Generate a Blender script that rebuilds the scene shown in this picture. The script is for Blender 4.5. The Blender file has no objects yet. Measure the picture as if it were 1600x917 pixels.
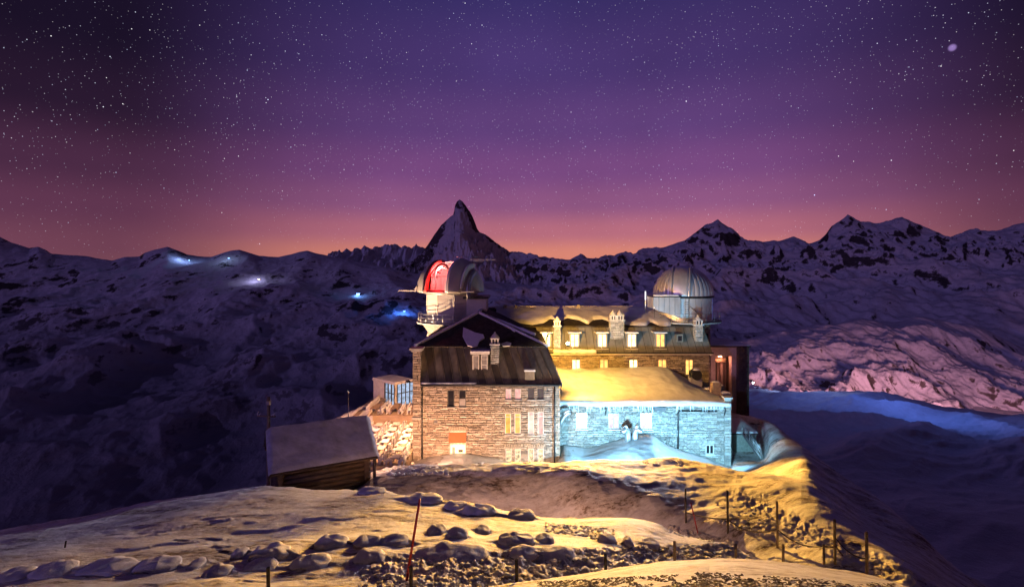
import bpy, math, random
import numpy as np
from mathutils import Vector

R = math.radians
random.seed(7)
rng = np.random.RandomState(11)
scene = bpy.context.scene
COL = scene.collection

# ------------------------------------------------------------------ camera
CZ = 20.0                      # camera height, hotel forecourt is near z = 0..1
F = 800.0                      # focal length in photo pixels (1600 wide)
HY = 423.0                     # horizon row in the photo
cam_d = bpy.data.cameras.new('camera')
cam_d.sensor_width = 36.0
cam_d.lens = 18.0
cam_d.shift_y = -(458.5 - HY) / 1600.0
cam_d.clip_start = 0.5
cam_d.clip_end = 60000.0
cam = bpy.data.objects.new('camera', cam_d)
cam.location = (0, 0, CZ)
cam.rotation_euler = (R(90), 0, 0)
COL.objects.link(cam)
scene.camera = cam

# ------------------------------------------------------------------ render settings
vs = scene.view_settings
vs.view_transform = 'Standard'
vs.look = 'None'
vs.exposure = 0.0
vs.gamma = 1.0
vs.use_curve_mapping = False
scene.render.engine = 'CYCLES'
scene.cycles.use_denoising = True
scene.cycles.max_bounces = 6
scene.cycles.diffuse_bounces = 3
scene.cycles.glossy_bounces = 3
scene.cycles.sample_clamp_indirect = 3.0
scene.cycles.caustics_reflective = False
scene.cycles.caustics_refractive = False

# ------------------------------------------------------------------ world: night sky with afterglow and stars
W = bpy.data.worlds.new('World')
scene.world = W
W.use_nodes = True
nt = W.node_tree
for n in list(nt.nodes):
    nt.nodes.remove(n)


def srgb(r, g, b):
    def f(c):
        c /= 255.0
        return c / 12.92 if c <= 0.04045 else ((c + 0.055) / 1.055) ** 2.4
    return (f(r), f(g), f(b), 1.0)


def N(tree, t, **kw):
    n = tree.nodes.new(t)
    for k, v in kw.items():
        setattr(n, k, v)
    return n


def math_node(tree, op, a=None, b=None, clamp=False):
    n = tree.nodes.new('ShaderNodeMath')
    n.operation = op
    n.use_clamp = clamp
    for i, v in enumerate((a, b)):
        if v is None:
            continue
        if isinstance(v, (int, float)):
            n.inputs[i].default_value = v
        else:
            tree.links.new(v, n.inputs[i])
    return n.outputs[0]


def build_world():
    L = nt.links
    tc = N(nt, 'ShaderNodeTexCoord')
    sep = N(nt, 'ShaderNodeSeparateXYZ')
    L.new(tc.outputs['Generated'], sep.inputs[0])
    x, y, z = sep.outputs
    # elevation ramp
    zr = N(nt, 'ShaderNodeMapRange')
    zr.inputs['From Min'].default_value = -0.05
    zr.inputs['From Max'].default_value = 0.75
    L.new(z, zr.inputs['Value'])
    def make_ramp(stops):
        ramp = N(nt, 'ShaderNodeValToRGB')
        ramp.color_ramp.interpolation = 'EASE'
        cr = ramp.color_ramp
        while len(cr.elements) < len(stops):
            cr.elements.new(0.5)
        for e, (p, c) in zip(cr.elements, stops):
            e.position = (p + 0.05) / 0.8
            e.color = srgb(*c)
        L.new(zr.outputs[0], ramp.inputs[0])
        return ramp.outputs[0]
    glow = make_ramp([(-0.05, (120, 72, 84)), (0.0, (226, 138, 104)), (0.03, (218, 134, 116)), (0.075, (182, 108, 126)),
                      (0.13, (142, 86, 130)), (0.19, (120, 73, 128)), (0.27, (96, 64, 122)), (0.37, (74, 54, 112)),
                      (0.50, (52, 44, 98)), (0.75, (34, 30, 74))])
    away = make_ramp([(-0.05, (50, 30, 44)), (0.0, (122, 74, 86)), (0.04, (114, 66, 86)), (0.10, (96, 54, 80)),
                      (0.16, (74, 42, 68)), (0.25, (40, 24, 46)), (0.35, (26, 17, 38)), (0.55, (20, 14, 37)), (0.75, (22, 17, 46))])
    # the afterglow stands in one direction and dies away from it
    hl = math_node(nt, 'SQRT', math_node(nt, 'ADD', math_node(nt, 'MULTIPLY', x, x), math_node(nt, 'MULTIPLY', y, y)))
    gx, gy = math.sin(R(5)), math.cos(R(5))
    dot = math_node(nt, 'ADD', math_node(nt, 'MULTIPLY', x, gx), math_node(nt, 'MULTIPLY', y, gy))
    ca = math_node(nt, 'DIVIDE', dot, math_node(nt, 'MAXIMUM', hl, 0.001))
    az = N(nt, 'ShaderNodeMapRange', interpolation_type='SMOOTHSTEP')
    az.inputs['From Min'].default_value = 0.73
    az.inputs['From Max'].default_value = 1.0
    az.inputs['To Min'].default_value = 0.0
    az.inputs['To Max'].default_value = 1.0
    L.new(ca, az.inputs['Value'])
    # slow unevenness of the airglow
    no = N(nt, 'ShaderNodeTexNoise')
    no.inputs['Scale'].default_value = 3.5
    no.inputs['Detail'].default_value = 4.0
    L.new(tc.outputs['Generated'], no.inputs['Vector'])
    nm = N(nt, 'ShaderNodeMapRange')
    nm.inputs['From Min'].default_value = 0.3
    nm.inputs['From Max'].default_value = 0.7
    nm.inputs['To Min'].default_value = 0.90
    nm.inputs['To Max'].default_value = 1.10
    L.new(no.outputs[0], nm.inputs['Value'])
    mxs = N(nt, 'ShaderNodeMix', data_type='RGBA')
    L.new(az.outputs[0], mxs.inputs[0])
    L.new(away, mxs.inputs[6])
    L.new(glow, mxs.inputs[7])
    base = N(nt, 'ShaderNodeVectorMath', operation='SCALE')
    L.new(mxs.outputs[2], base.inputs[0])
    L.new(nm.outputs[0], base.inputs['Scale'])
    out_v = base.outputs[0]

    def stars(scale, rad, gain, power, seed, tint_a, tint_b):
        mp = N(nt, 'ShaderNodeMapping')
        mp.inputs['Location'].default_value = (seed, seed * 1.7, seed * 0.6)
        L.new(tc.outputs['Generated'], mp.inputs['Vector'])
        v = N(nt, 'ShaderNodeTexVoronoi', feature='F1')
        v.inputs['Scale'].default_value = scale
        L.new(mp.outputs[0], v.inputs['Vector'])
        d = N(nt, 'ShaderNodeMapRange')
        d.inputs['From Min'].default_value = rad
        d.inputs['From Max'].default_value = rad * 0.25
        L.new(v.outputs['Distance'], d.inputs['Value'])
        sc = N(nt, 'ShaderNodeSeparateColor')
        L.new(v.outputs['Color'], sc.inputs[0])
        br = math_node(nt, 'POWER', sc.outputs[0], power)
        cl = N(nt, 'ShaderNodeTexNoise')
        cl.inputs['Scale'].default_value = 6.0
        cl.inputs['Detail'].default_value = 3.0
        L.new(mp.outputs[0], cl.inputs['Vector'])
        cm = N(nt, 'ShaderNodeMapRange')
        cm.inputs['From Min'].default_value = 0.36
        cm.inputs['From Max'].default_value = 0.62
        cm.inputs['To Min'].default_value = 0.55
        cm.inputs['To Max'].default_value = 1.25
        L.new(cl.outputs[0], cm.inputs[0])
        br = math_node(nt, 'MULTIPLY', br, cm.outputs[0])
        s = math_node(nt, 'MULTIPLY', math_node(nt, 'MULTIPLY', d.outputs[0], br), gain)
        # extinction: fewer stars through the bright low air
        ez = N(nt, 'ShaderNodeMapRange')
        ez.inputs['From Min'].default_value = 0.0
        ez.inputs['From Max'].default_value = 0.2
        ez.inputs['To Min'].default_value = 0.25
        L.new(z, ez.inputs['Value'])
        s = math_node(nt, 'MULTIPLY', s, ez.outputs[0])
        mx = N(nt, 'ShaderNodeMix', data_type='RGBA')
        mx.inputs[6].default_value = tint_a
        mx.inputs[7].default_value = tint_b
        L.new(sc.outputs[1], mx.inputs[0])
        o = N(nt, 'ShaderNodeVectorMath', operation='SCALE')
        L.new(mx.outputs[2], o.inputs[0])
        L.new(s, o.inputs['Scale'])
        return o.outputs[0]

    for st in (stars(235, 0.17, 1.0, 2.4, 3.1, (0.62, 0.68, 1, 1), (1, 0.88, 0.9, 1)),
               stars(105, 0.085, 1.8, 3.0, 8.7, (0.6, 0.7, 1, 1), (1, 0.95, 0.92, 1)),
               stars(36, 0.036, 2.6, 2.2, 15.3, (0.45, 0.58, 1, 1), (0.95, 0.92, 1, 1))):
        a = N(nt, 'ShaderNodeVectorMath', operation='ADD')
        L.new(out_v, a.inputs[0])
        L.new(st, a.inputs[1])
        out_v = a.outputs[0]
    # the one galaxy bright enough to show as a smudge
    gd = Vector((688 / 800, 1.0, 348 / 800)).normalized()
    dp = N(nt, 'ShaderNodeVectorMath', operation='DOT_PRODUCT')
    L.new(tc.outputs['Generated'], dp.inputs[0])
    dp.inputs[1].default_value = gd
    gm = N(nt, 'ShaderNodeMapRange', interpolation_type='SMOOTHERSTEP')
    gm.inputs['From Min'].default_value = math.cos(R(0.42))
    gm.inputs['From Max'].default_value = 1.0
    L.new(dp.outputs['Value'], gm.inputs['Value'])
    gs = N(nt, 'ShaderNodeVectorMath', operation='SCALE')
    gs.inputs[0].default_value = (0.26, 0.17, 0.42)
    L.new(math_node(nt, 'POWER', gm.outputs[0], 3.0), gs.inputs['Scale'])
    ga = N(nt, 'ShaderNodeVectorMath', operation='ADD')
    L.new(out_v, ga.inputs[0])
    L.new(gs.outputs[0], ga.inputs[1])
    out_v = ga.outputs[0]
    bg = N(nt, 'ShaderNodeBackground')
    L.new(out_v, bg.inputs['Color'])
    bg.inputs['Strength'].default_value = 1.0
    o = N(nt, 'ShaderNodeOutputWorld')
    L.new(bg.outputs[0], o.inputs['Surface'])


build_world()
W.cycles.sampling_method = 'MANUAL'
W.cycles.sample_map_resolution = 512

# ------------------------------------------------------------------ moon: one weak low sun lamp
moon_d = bpy.data.lights.new('moon', 'SUN')
moon_d.energy = 0.39
moon_d.angle = R(0.5)
moon_d.color = (0.42, 0.29, 1.0)
moon = bpy.data.objects.new('moon', moon_d)
MOON_FROM = Vector((-0.62, -0.66, 0.20)).normalized()
moon.rotation_euler = MOON_FROM.to_track_quat('Z', 'Y').to_euler()
moon.location = (-60, -20, 60)
COL.objects.link(moon)


# ------------------------------------------------------------------ materials
MATS = {}


def new_mat(name):
    m = bpy.data.materials.new(name)
    m.use_nodes = True
    MATS[name] = m
    t = m.node_tree
    return m, t, t.nodes['Principled BSDF']


def simple(name, col, rough=0.7, metal=0.0, var=0.25, scale=3.0, bump=0.0, bscale=20.0, stretch=(1, 1, 1), dist=0.02):
    """base colour with noise variation, optional bump; coordinates are object space (metres)"""
    m, t, p = new_mat(name)
    L = t.links
    tc = N(t, 'ShaderNodeTexCoord')
    mp = N(t, 'ShaderNodeMapping')
    mp.inputs['Scale'].default_value = stretch
    L.new(tc.outputs['Object'], mp.inputs[0])
    no = N(t, 'ShaderNodeTexNoise')
    no.inputs['Scale'].default_value = scale
    no.inputs['Detail'].default_value = 6
    no.inputs['Roughness'].default_value = 0.65
    L.new(mp.outputs[0], no.inputs['Vector'])
    mx = N(t, 'ShaderNodeMix', data_type='RGBA')
    mx.inputs[6].default_value = tuple(c * (1 - var) for c in col) + (1,)
    mx.inputs[7].default_value = tuple(min(1, c * (1 + var)) for c in col) + (1,)
    mr = N(t, 'ShaderNodeMapRange')
    mr.inputs['From Min'].default_value = 0.3
    mr.inputs['From Max'].default_value = 0.7
    L.new(no.outputs[0], mr.inputs[0])
    L.new(mr.outputs[0], mx.inputs[0])
    L.new(mx.outputs[2], p.inputs['Base Color'])
    p.inputs['Roughness'].default_value = rough
    p.inputs['Metallic'].default_value = metal
    if bump:
        n2 = N(t, 'ShaderNodeTexNoise')
        n2.inputs['Scale'].default_value = bscale
        n2.inputs['Detail'].default_value = 5
        L.new(mp.outputs[0], n2.inputs['Vector'])
        b = N(t, 'ShaderNodeBump')
        b.inputs['Strength'].default_value = bump
        b.inputs['Distance'].default_value = dist
        L.new(n2.outputs[0], b.inputs['Height'])
        L.new(b.outputs[0], p.inputs['Normal'])
    return m


def emit(name, col, strength, var=0.3, scale=2.0):
    m, t, p = new_mat(name)
    L = t.links
    p.inputs['Base Color'].default_value = (0.02, 0.02, 0.02, 1)
    p.inputs['Roughness'].default_value = 0.3
    p.inputs['Specular IOR Level'].default_value = 0.15
    tc = N(t, 'ShaderNodeTexCoord')
    no = N(t, 'ShaderNodeTexNoise')
    no.inputs['Scale'].default_value = scale
    no.inputs['Detail'].default_value = 2
    L.new(tc.outputs['Object'], no.inputs['Vector'])
    mr = N(t, 'ShaderNodeMapRange')
    mr.inputs['From Min'].default_value = 0.3
    mr.inputs['From Max'].default_value = 0.7
    mr.inputs['To Min'].default_value = strength * (1 - var)
    mr.inputs['To Max'].default_value = strength * (1 + var)
    L.new(no.outputs[0], mr.inputs[0])
    p.inputs['Emission Color'].default_value = tuple(col) + (1,)
    L.new(mr.outputs[0], p.inputs['Emission Strength'])
    return m


def stone_mat(name, dark, light, rough=0.9):
    """one colour for each stone (mesh island) with grain on top"""
    m, t, p = new_mat(name)
    L = t.links
    g = N(t, 'ShaderNodeNewGeometry')
    r1 = N(t, 'ShaderNodeValToRGB')
    r1.color_ramp.elements[0].color = tuple(dark) + (1,)
    r1.color_ramp.elements[1].color = tuple(light) + (1,)
    e = r1.color_ramp.elements.new(0.55)
    mid = [0.55 * a + 0.45 * b for a, b in zip(dark, light)]
    e.color = (mid[0] * 1.06, mid[1], mid[2] * 0.9, 1)
    L.new(g.outputs['Random Per Island'], r1.inputs[0])
    tc = N(t, 'ShaderNodeTexCoord')
    no = N(t, 'ShaderNodeTexNoise')
    no.inputs['Scale'].default_value = 5
    no.inputs['Detail'].default_value = 8
    no.inputs['Roughness'].default_value = 0.7
    L.new(tc.outputs['Object'], no.inputs['Vector'])
    mr = N(t, 'ShaderNodeMapRange')
    mr.inputs['From Min'].default_value = 0.3
    mr.inputs['From Max'].default_value = 0.7
    mr.inputs['To Min'].default_value = 0.6
    mr.inputs['To Max'].default_value = 1.3
    L.new(no.outputs[0], mr.inputs[0])
    sc = N(t, 'ShaderNodeVectorMath', operation='SCALE')
    L.new(r1.outputs[0], sc.inputs[0])
    L.new(mr.outputs[0], sc.inputs['Scale'])
    L.new(sc.outputs[0], p.inputs['Base Color'])
    p.inputs['Roughness'].default_value = rough
    b = N(t, 'ShaderNodeBump')
    b.inputs['Strength'].default_value = 0.7
    b.inputs['Distance'].default_value = 0.04
    L.new(no.outputs[0], b.inputs['Height'])
    L.new(b.outputs[0], p.inputs['Normal'])
    return m


def mountain_mat(name, s, thr, snow=(0.72, 0.73, 0.78), rock=(0.045, 0.04, 0.042), width=0.08, namp=0.5, streak=None, ice=None, cliffs=False, rgh=0.68):  # ice: height band of the painted valley shade
    """snow on flatter ground, bare rock where steep, broken up by noise; s = noise scale in 1/m"""
    m, t, p = new_mat(name)
    L = t.links
    g = N(t, 'ShaderNodeNewGeometry')
    tc = N(t, 'ShaderNodeTexCoord')
    mp = N(t, 'ShaderNodeMapping')
    mp.inputs['Scale'].default_value = streak or (1, 1, 1)
    L.new(tc.outputs['Object'], mp.inputs[0])
    no = N(t, 'ShaderNodeTexNoise')
    no.inputs['Scale'].default_value = s
    no.inputs['Detail'].default_value = 12
    no.inputs['Roughness'].default_value = rgh
    L.new(mp.outputs[0], no.inputs['Vector'])
    sep = N(t, 'ShaderNodeSeparateXYZ')
    L.new(g.outputs['Normal'], sep.inputs[0])
    k = math_node(t, 'ADD', sep.outputs[2], math_node(t, 'MULTIPLY', math_node(t, 'SUBTRACT', no.outputs[0], 0.5), namp))
    if cliffs:
        # bare cliffs of this mountain, drawn on its mesh
        at = N(t, 'ShaderNodeAttribute', attribute_name='rock')
        k = math_node(t, 'SUBTRACT', k, math_node(t, 'MULTIPLY', at.outputs['Fac'], 0.5))
    mr = N(t, 'ShaderNodeMapRange', interpolation_type='SMOOTHSTEP')
    mr.inputs['From Min'].default_value = thr - width
    mr.inputs['From Max'].default_value = thr + width
    L.new(k, mr.inputs[0])
    n2 = N(t, 'ShaderNodeTexNoise')
    n2.inputs['Scale'].default_value = s * 6
    n2.inputs['Detail'].default_value = 8
    n2.inputs['Roughness'].default_value = 0.7
    L.new(mp.outputs[0], n2.inputs['Vector'])
    rk = N(t, 'ShaderNodeMix', data_type='RGBA')
    rk.inputs[6].default_value = tuple(c * 0.5 for c in rock) + (1,)
    rk.inputs[7].default_value = tuple(c * 2.2 for c in rock) + (1,)
    L.new(n2.outputs[0], rk.inputs[0])
    sn = N(t, 'ShaderNodeMix', data_type='RGBA')
    sn.inputs[6].default_value = tuple(c * 0.62 for c in snow) + (1,)
    sn.inputs[7].default_value = tuple(min(1, c * 1.12) for c in snow) + (1,)
    L.new(n2.outputs[0], sn.inputs[0])
    mx = N(t, 'ShaderNodeMix', data_type='RGBA')
    L.new(mr.outputs[0], mx.inputs[0])
    L.new(rk.outputs[2], mx.inputs[6])
    L.new(sn.outputs[2], mx.inputs[7])
    colour = mx.outputs[2]
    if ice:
        # valley floor darkened by height: its shade is put into the colour
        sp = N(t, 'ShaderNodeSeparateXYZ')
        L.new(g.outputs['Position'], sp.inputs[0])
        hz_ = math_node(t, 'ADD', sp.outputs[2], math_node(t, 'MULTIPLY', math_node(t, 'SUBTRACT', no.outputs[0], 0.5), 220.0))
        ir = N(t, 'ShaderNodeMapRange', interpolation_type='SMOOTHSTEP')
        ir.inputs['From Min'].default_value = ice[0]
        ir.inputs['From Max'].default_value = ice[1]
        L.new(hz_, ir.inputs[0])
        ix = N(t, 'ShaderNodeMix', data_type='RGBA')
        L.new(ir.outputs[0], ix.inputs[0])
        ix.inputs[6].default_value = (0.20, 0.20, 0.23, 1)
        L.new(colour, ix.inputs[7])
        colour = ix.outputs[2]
    L.new(colour, p.inputs['Base Color'])
    p.inputs['Roughness'].default_value = 0.85
    p.inputs['Specular IOR Level'].default_value = 0.1
    b = N(t, 'ShaderNodeBump')
    b.inputs['Strength'].default_value = 0.6
    b.inputs['Distance'].default_value = 0.08 / s
    L.new(n2.outputs[0], b.inputs['Height'])
    L.new(b.outputs[0], p.inputs['Normal'])
    return m


def ground_mat(name):
    """wind-packed snow with grit and bare gravel showing through in patches"""
    m, t, p = new_mat(name)
    L = t.links
    tc = N(t, 'ShaderNodeTexCoord')
    mp = N(t, 'ShaderNodeMapping')
    mp.inputs['Scale'].default_value = (0.6, 1.6, 1)
    L.new(tc.outputs['Object'], mp.inputs[0])
    n1 = N(t, 'ShaderNodeTexNoise')
    n1.inputs['Scale'].default_value = 0.55
    n1.inputs['Detail'].default_value = 9
    n1.inputs['Roughness'].default_value = 0.7
    L.new(mp.outputs[0], n1.inputs['Vector'])
    n2 = N(t, 'ShaderNodeTexNoise')
    n2.inputs['Scale'].default_value = 5.0
    n2.inputs['Detail'].default_value = 8
    n2.inputs['Roughness'].default_value = 0.7
    L.new(mp.outputs[0], n2.inputs['Vector'])
    k = math_node(t, 'ADD', math_node(t, 'MULTIPLY', n1.outputs[0], 0.6), math_node(t, 'MULTIPLY', n2.outputs[0], 0.4))
    cr = N(t, 'ShaderNodeValToRGB')
    cr.color_ramp.elements[0].position = 0.41
    cr.color_ramp.elements[0].color = (0.16, 0.12, 0.09, 1)
    cr.color_ramp.elements[1].position = 0.525
    cr.color_ramp.elements[1].color = (0.66, 0.64, 0.63, 1)
    e = cr.color_ramp.elements.new(0.45)
    e.color = (0.46, 0.42, 0.39, 1)
    e = cr.color_ramp.elements.new(0.62)
    e.color = (0.78, 0.77, 0.77, 1)
    L.new(k, cr.inputs[0])
    L.new(cr.outputs[0], p.inputs['Base Color'])
    p.inputs['Roughness'].default_value = 0.75
    p.inputs['Specular IOR Level'].default_value = 0.25
    b = N(t, 'ShaderNodeBump')
    b.inputs['Strength'].default_value = 0.6
    b.inputs['Distance'].default_value = 0.09
    L.new(n2.outputs[0], b.inputs['Height'])
    n3 = N(t, 'ShaderNodeTexNoise')
    n3.inputs['Scale'].default_value = 24
    n3.inputs['Detail'].default_value = 5
    L.new(tc.outputs['Object'], n3.inputs['Vector'])
    b2 = N(t, 'ShaderNodeBump')
    b2.inputs['Strength'].default_value = 0.5
    b2.inputs['Distance'].default_value = 0.03
    L.new(n3.outputs[0], b2.inputs['Height'])
    L.new(b.outputs[0], b2.inputs['Normal'])
    L.new(b2.outputs[0], p.inputs['Normal'])
    return m


def topped_mat(name, rock, snow, thr=0.55, scale=3.0):
    """rock whose upward faces carry snow"""
    m, t, p = new_mat(name)
    L = t.links
    g = N(t, 'ShaderNodeNewGeometry')
    sep = N(t, 'ShaderNodeSeparateXYZ')
    L.new(g.outputs['Normal'], sep.inputs[0])
    tc = N(t, 'ShaderNodeTexCoord')
    no = N(t, 'ShaderNodeTexNoise')
    no.inputs['Scale'].default_value = scale
    no.inputs['Detail'].default_value = 8
    no.inputs['Roughness'].default_value = 0.7
    L.new(tc.outputs['Object'], no.inputs['Vector'])
    k = math_node(t, 'ADD', sep.outputs[2], math_node(t, 'MULTIPLY', math_node(t, 'SUBTRACT', no.outputs[0], 0.5), 0.8))
    mr = N(t, 'ShaderNodeMapRange')
    mr.inputs['From Min'].default_value = thr - 0.15
    mr.inputs['From Max'].default_value = thr + 0.15
    L.new(k, mr.inputs[0])
    mx = N(t, 'ShaderNodeMix', data_type='RGBA')
    mx.inputs[6].default_value = tuple(rock) + (1,)
    mx.inputs[7].default_value = tuple(snow) + (1,)
    L.new(mr.outputs[0], mx.inputs[0])
    L.new(mx.outputs[2], p.inputs['Base Color'])
    p.inputs['Roughness'].default_value = 0.85
    b = N(t, 'ShaderNodeBump')
    b.inputs['Strength'].default_value = 0.8
    b.inputs['Distance'].default_value = 0.06
    L.new(no.outputs[0], b.inputs['Height'])
    L.new(b.outputs[0], p.inputs['Normal'])
    return m


simple('snow', (0.76, 0.76, 0.78), 0.7, var=0.08, scale=1.2, bump=0.35, bscale=5, dist=0.06)
simple('roof_snow', (0.70, 0.70, 0.72), 0.75, var=0.14, scale=0.8, bump=0.4, bscale=3, dist=0.06)
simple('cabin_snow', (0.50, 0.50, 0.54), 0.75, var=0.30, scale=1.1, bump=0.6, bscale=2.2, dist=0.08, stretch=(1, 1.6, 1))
ground_mat('ground')
topped_mat('boulder', (0.34, 0.30, 0.30), (0.70, 0.68, 0.68), 0.45)  # grey-brown sides also carry the shade on the lumps' snow
topped_mat('clod', (0.42, 0.38, 0.35), (0.68, 0.66, 0.65), 0.4, 9.0)
mountain_mat('alp', 0.0024, 0.67, namp=1.3, width=0.04, streak=(1, 0.6, 1.7), rgh=0.8)
mountain_mat('alp_gentle', 0.0026, 0.80, namp=1.45, width=0.04, ice=(-900, -260), streak=(1, 0.5, 1.8), rgh=0.78)  # low ground painted darker for the shaded valley
mountain_mat('alp_far', 0.003, 0.25, namp=0.8)
mountain_mat('alp_peak', 0.0045, 0.20, namp=1.0, snow=(0.66, 0.64, 0.66), rock=(0.06, 0.05, 0.05), streak=(1.0, 1.0, 1.6), cliffs=True)
mountain_mat('alp_shoulder', 0.007, 0.68, namp=1.3, width=0.05, rgh=0.78, streak=(1, 0.6, 1.3), rock=(0.07, 0.06, 0.058))
mountain_mat('plateau', 0.012, 0.30, namp=0.8)
stone_mat('stone_warm', (0.19, 0.155, 0.13), (0.46, 0.39, 0.33))
stone_mat('stone_pale', (0.24, 0.24, 0.23), (0.48, 0.48, 0.46))
simple('mortar', (0.26, 0.23, 0.20), 0.95, bump=0.5)
simple('render_white', (0.60, 0.57, 0.52), 0.85, var=0.18, scale=1.5, bump=0.3)
simple('concrete', (0.36, 0.34, 0.32), 0.9, var=0.25, bump=0.4)
simple('green_render', (0.22, 0.25, 0.22), 0.9, var=0.3, bump=0.3)
simple('brown_wall', (0.085, 0.06, 0.048), 0.9, var=0.35, bump=0.5)
simple('portal_wall', (0.46, 0.36, 0.33), 0.85, var=0.2, bump=0.3)
simple('roof_metal', (0.20, 0.165, 0.125), 0.5, metal=0.25, var=0.45, scale=1.4, bump=0.25, bscale=4, stretch=(1, 1, 0.25))
simple('roof_metal_dark', (0.085, 0.068, 0.052), 0.55, metal=0.2, var=0.45, scale=1.4, bump=0.2, bscale=4, stretch=(1, 1, 0.25))
simple('roof_slate', (0.045, 0.040, 0.035), 0.75, var=0.5, scale=2, bump=0.5, bscale=8)
MATS['roof_slate'].node_tree.nodes['Principled BSDF'].inputs['Specular IOR Level'].default_value = 0.08
simple('roof_grey', (0.17, 0.165, 0.14), 0.5, metal=0.2, var=0.35, scale=1.0, bump=0.2, stretch=(1, 1, 0.3))
simple('dome_metal', (0.74, 0.73, 0.72), 0.45, metal=0.7, var=0.18, scale=0.9, bump=0.12, bscale=3, stretch=(1, 1, 0.4))
simple('dome_paint', (0.50, 0.46, 0.41), 0.5, metal=0.35, var=0.14, scale=0.8, bump=0.12, bscale=3)
simple('drum_panel', (0.62, 0.57, 0.50), 0.6, var=0.14, scale=1.0, bump=0.15)
simple('white_panel', (0.72, 0.70, 0.70), 0.7, var=0.12)
simple('dark_metal', (0.035, 0.035, 0.04), 0.5, metal=0.5)
simple('grey_metal', (0.38, 0.38, 0.38), 0.4, metal=0.7)
simple('galvanised', (0.55, 0.56, 0.58), 0.35, metal=0.8)
simple('log', (0.075, 0.05, 0.034), 0.9, var=0.5, scale=3, bump=0.8, bscale=12, stretch=(0.15, 1, 1), dist=0.03)
simple('timber', (0.26, 0.19, 0.12), 0.85, var=0.35, bump=0.4, stretch=(1, 1, 0.2))
simple('old_post', (0.20, 0.155, 0.11), 0.9, var=0.45, scale=6, bump=0.6, stretch=(1, 1, 0.2))
simple('dark_post', (0.055, 0.045, 0.038), 0.9, var=0.45, scale=6, bump=0.6, stretch=(1, 1, 0.2))
simple('table_wood', (0.36, 0.25, 0.16), 0.75, var=0.3)
simple('chair_white', (0.74, 0.71, 0.67), 0.6, var=0.1)
simple('red_paint', (0.42, 0.035, 0.03), 0.5, var=0.2)
simple('slit_red_glow', (0.62, 0.10, 0.09), 0.5, var=0.1)  # red lamp glow put into the colour of a white frame
simple('rope', (0.06, 0.05, 0.045), 0.9)
simple('deck', (0.40, 0.30, 0.21), 0.85, var=0.35, scale=1.5, bump=0.5, stretch=(0.4, 2, 1))
simple('gravel', (0.14, 0.105, 0.08), 0.95, var=0.4)
simple('awning', (0.62, 0.10, 0.035), 0.8, var=0.15)
simple('window_frame', (0.55, 0.50, 0.45), 0.6)
simple('window_frame_dark', (0.05, 0.045, 0.04), 0.6)
simple('glass_dark', (0.015, 0.015, 0.02), 0.08, var=0.1)
simple('glass_pale', (0.26, 0.24, 0.24), 0.12, var=0.35, scale=1.0)
m_, t_, p_ = new_mat('ice')
p_.inputs['Base Color'].default_value = (0.75, 0.82, 0.86, 1)
p_.inputs['Roughness'].default_value = 0.25
emit('win_gold', (1.0, 0.55, 0.14), 1.7)
emit('win_bright', (1.0, 0.74, 0.36), 3.0)
emit('win_orange', (1.0, 0.38, 0.06), 1.4)
emit('win_pink', (1.0, 0.42, 0.40), 1.05)
emit('win_violet', (0.42, 0.26, 0.42), 0.12)
emit('win_cream', (1.0, 0.74, 0.40), 0.95, var=0.75, scale=4)
emit('win_lilac', (0.95, 0.84, 1.0), 1.05, var=0.25)
emit('win_blue', (0.55, 0.72, 1.0), 0.75, var=0.5)
emit('lamp_warm', (1.0, 0.72, 0.32), 120)
emit('lamp_small', (1.0, 0.62, 0.3), 20)
emit('lamp_cool', (0.7, 0.88, 1.0), 15)
emit('lamp_blue', (0.10, 0.12, 1.0), 14)
emit('lamp_skyblue', (0.18, 0.42, 1.0), 14)
emit('lamp_red', (1.0, 0.05, 0.03), 6)
emit('lamp_white', (0.9, 0.94, 1.0), 40)
emit('lamp_tube', (0.95, 0.9, 0.95), 1.6)
emit('lens_dim', (1.0, 0.9, 0.85), 1.0)


# ------------------------------------------------------------------ mesh helpers
def tag(o, label=None, cat=None, group=None, kind=None):
    if label:
        o['label'] = label
    if cat:
        o['category'] = cat
    if group:
        o['group'] = group
    if kind:
        o['kind'] = kind
    return o


def empty(name, loc=(0, 0, 0), rz=0.0):
    o = bpy.data.objects.new(name, None)
    o.empty_display_size = 0.3
    o.location = loc
    o.rotation_euler = (0, 0, rz)
    COL.objects.link(o)
    return o


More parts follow.
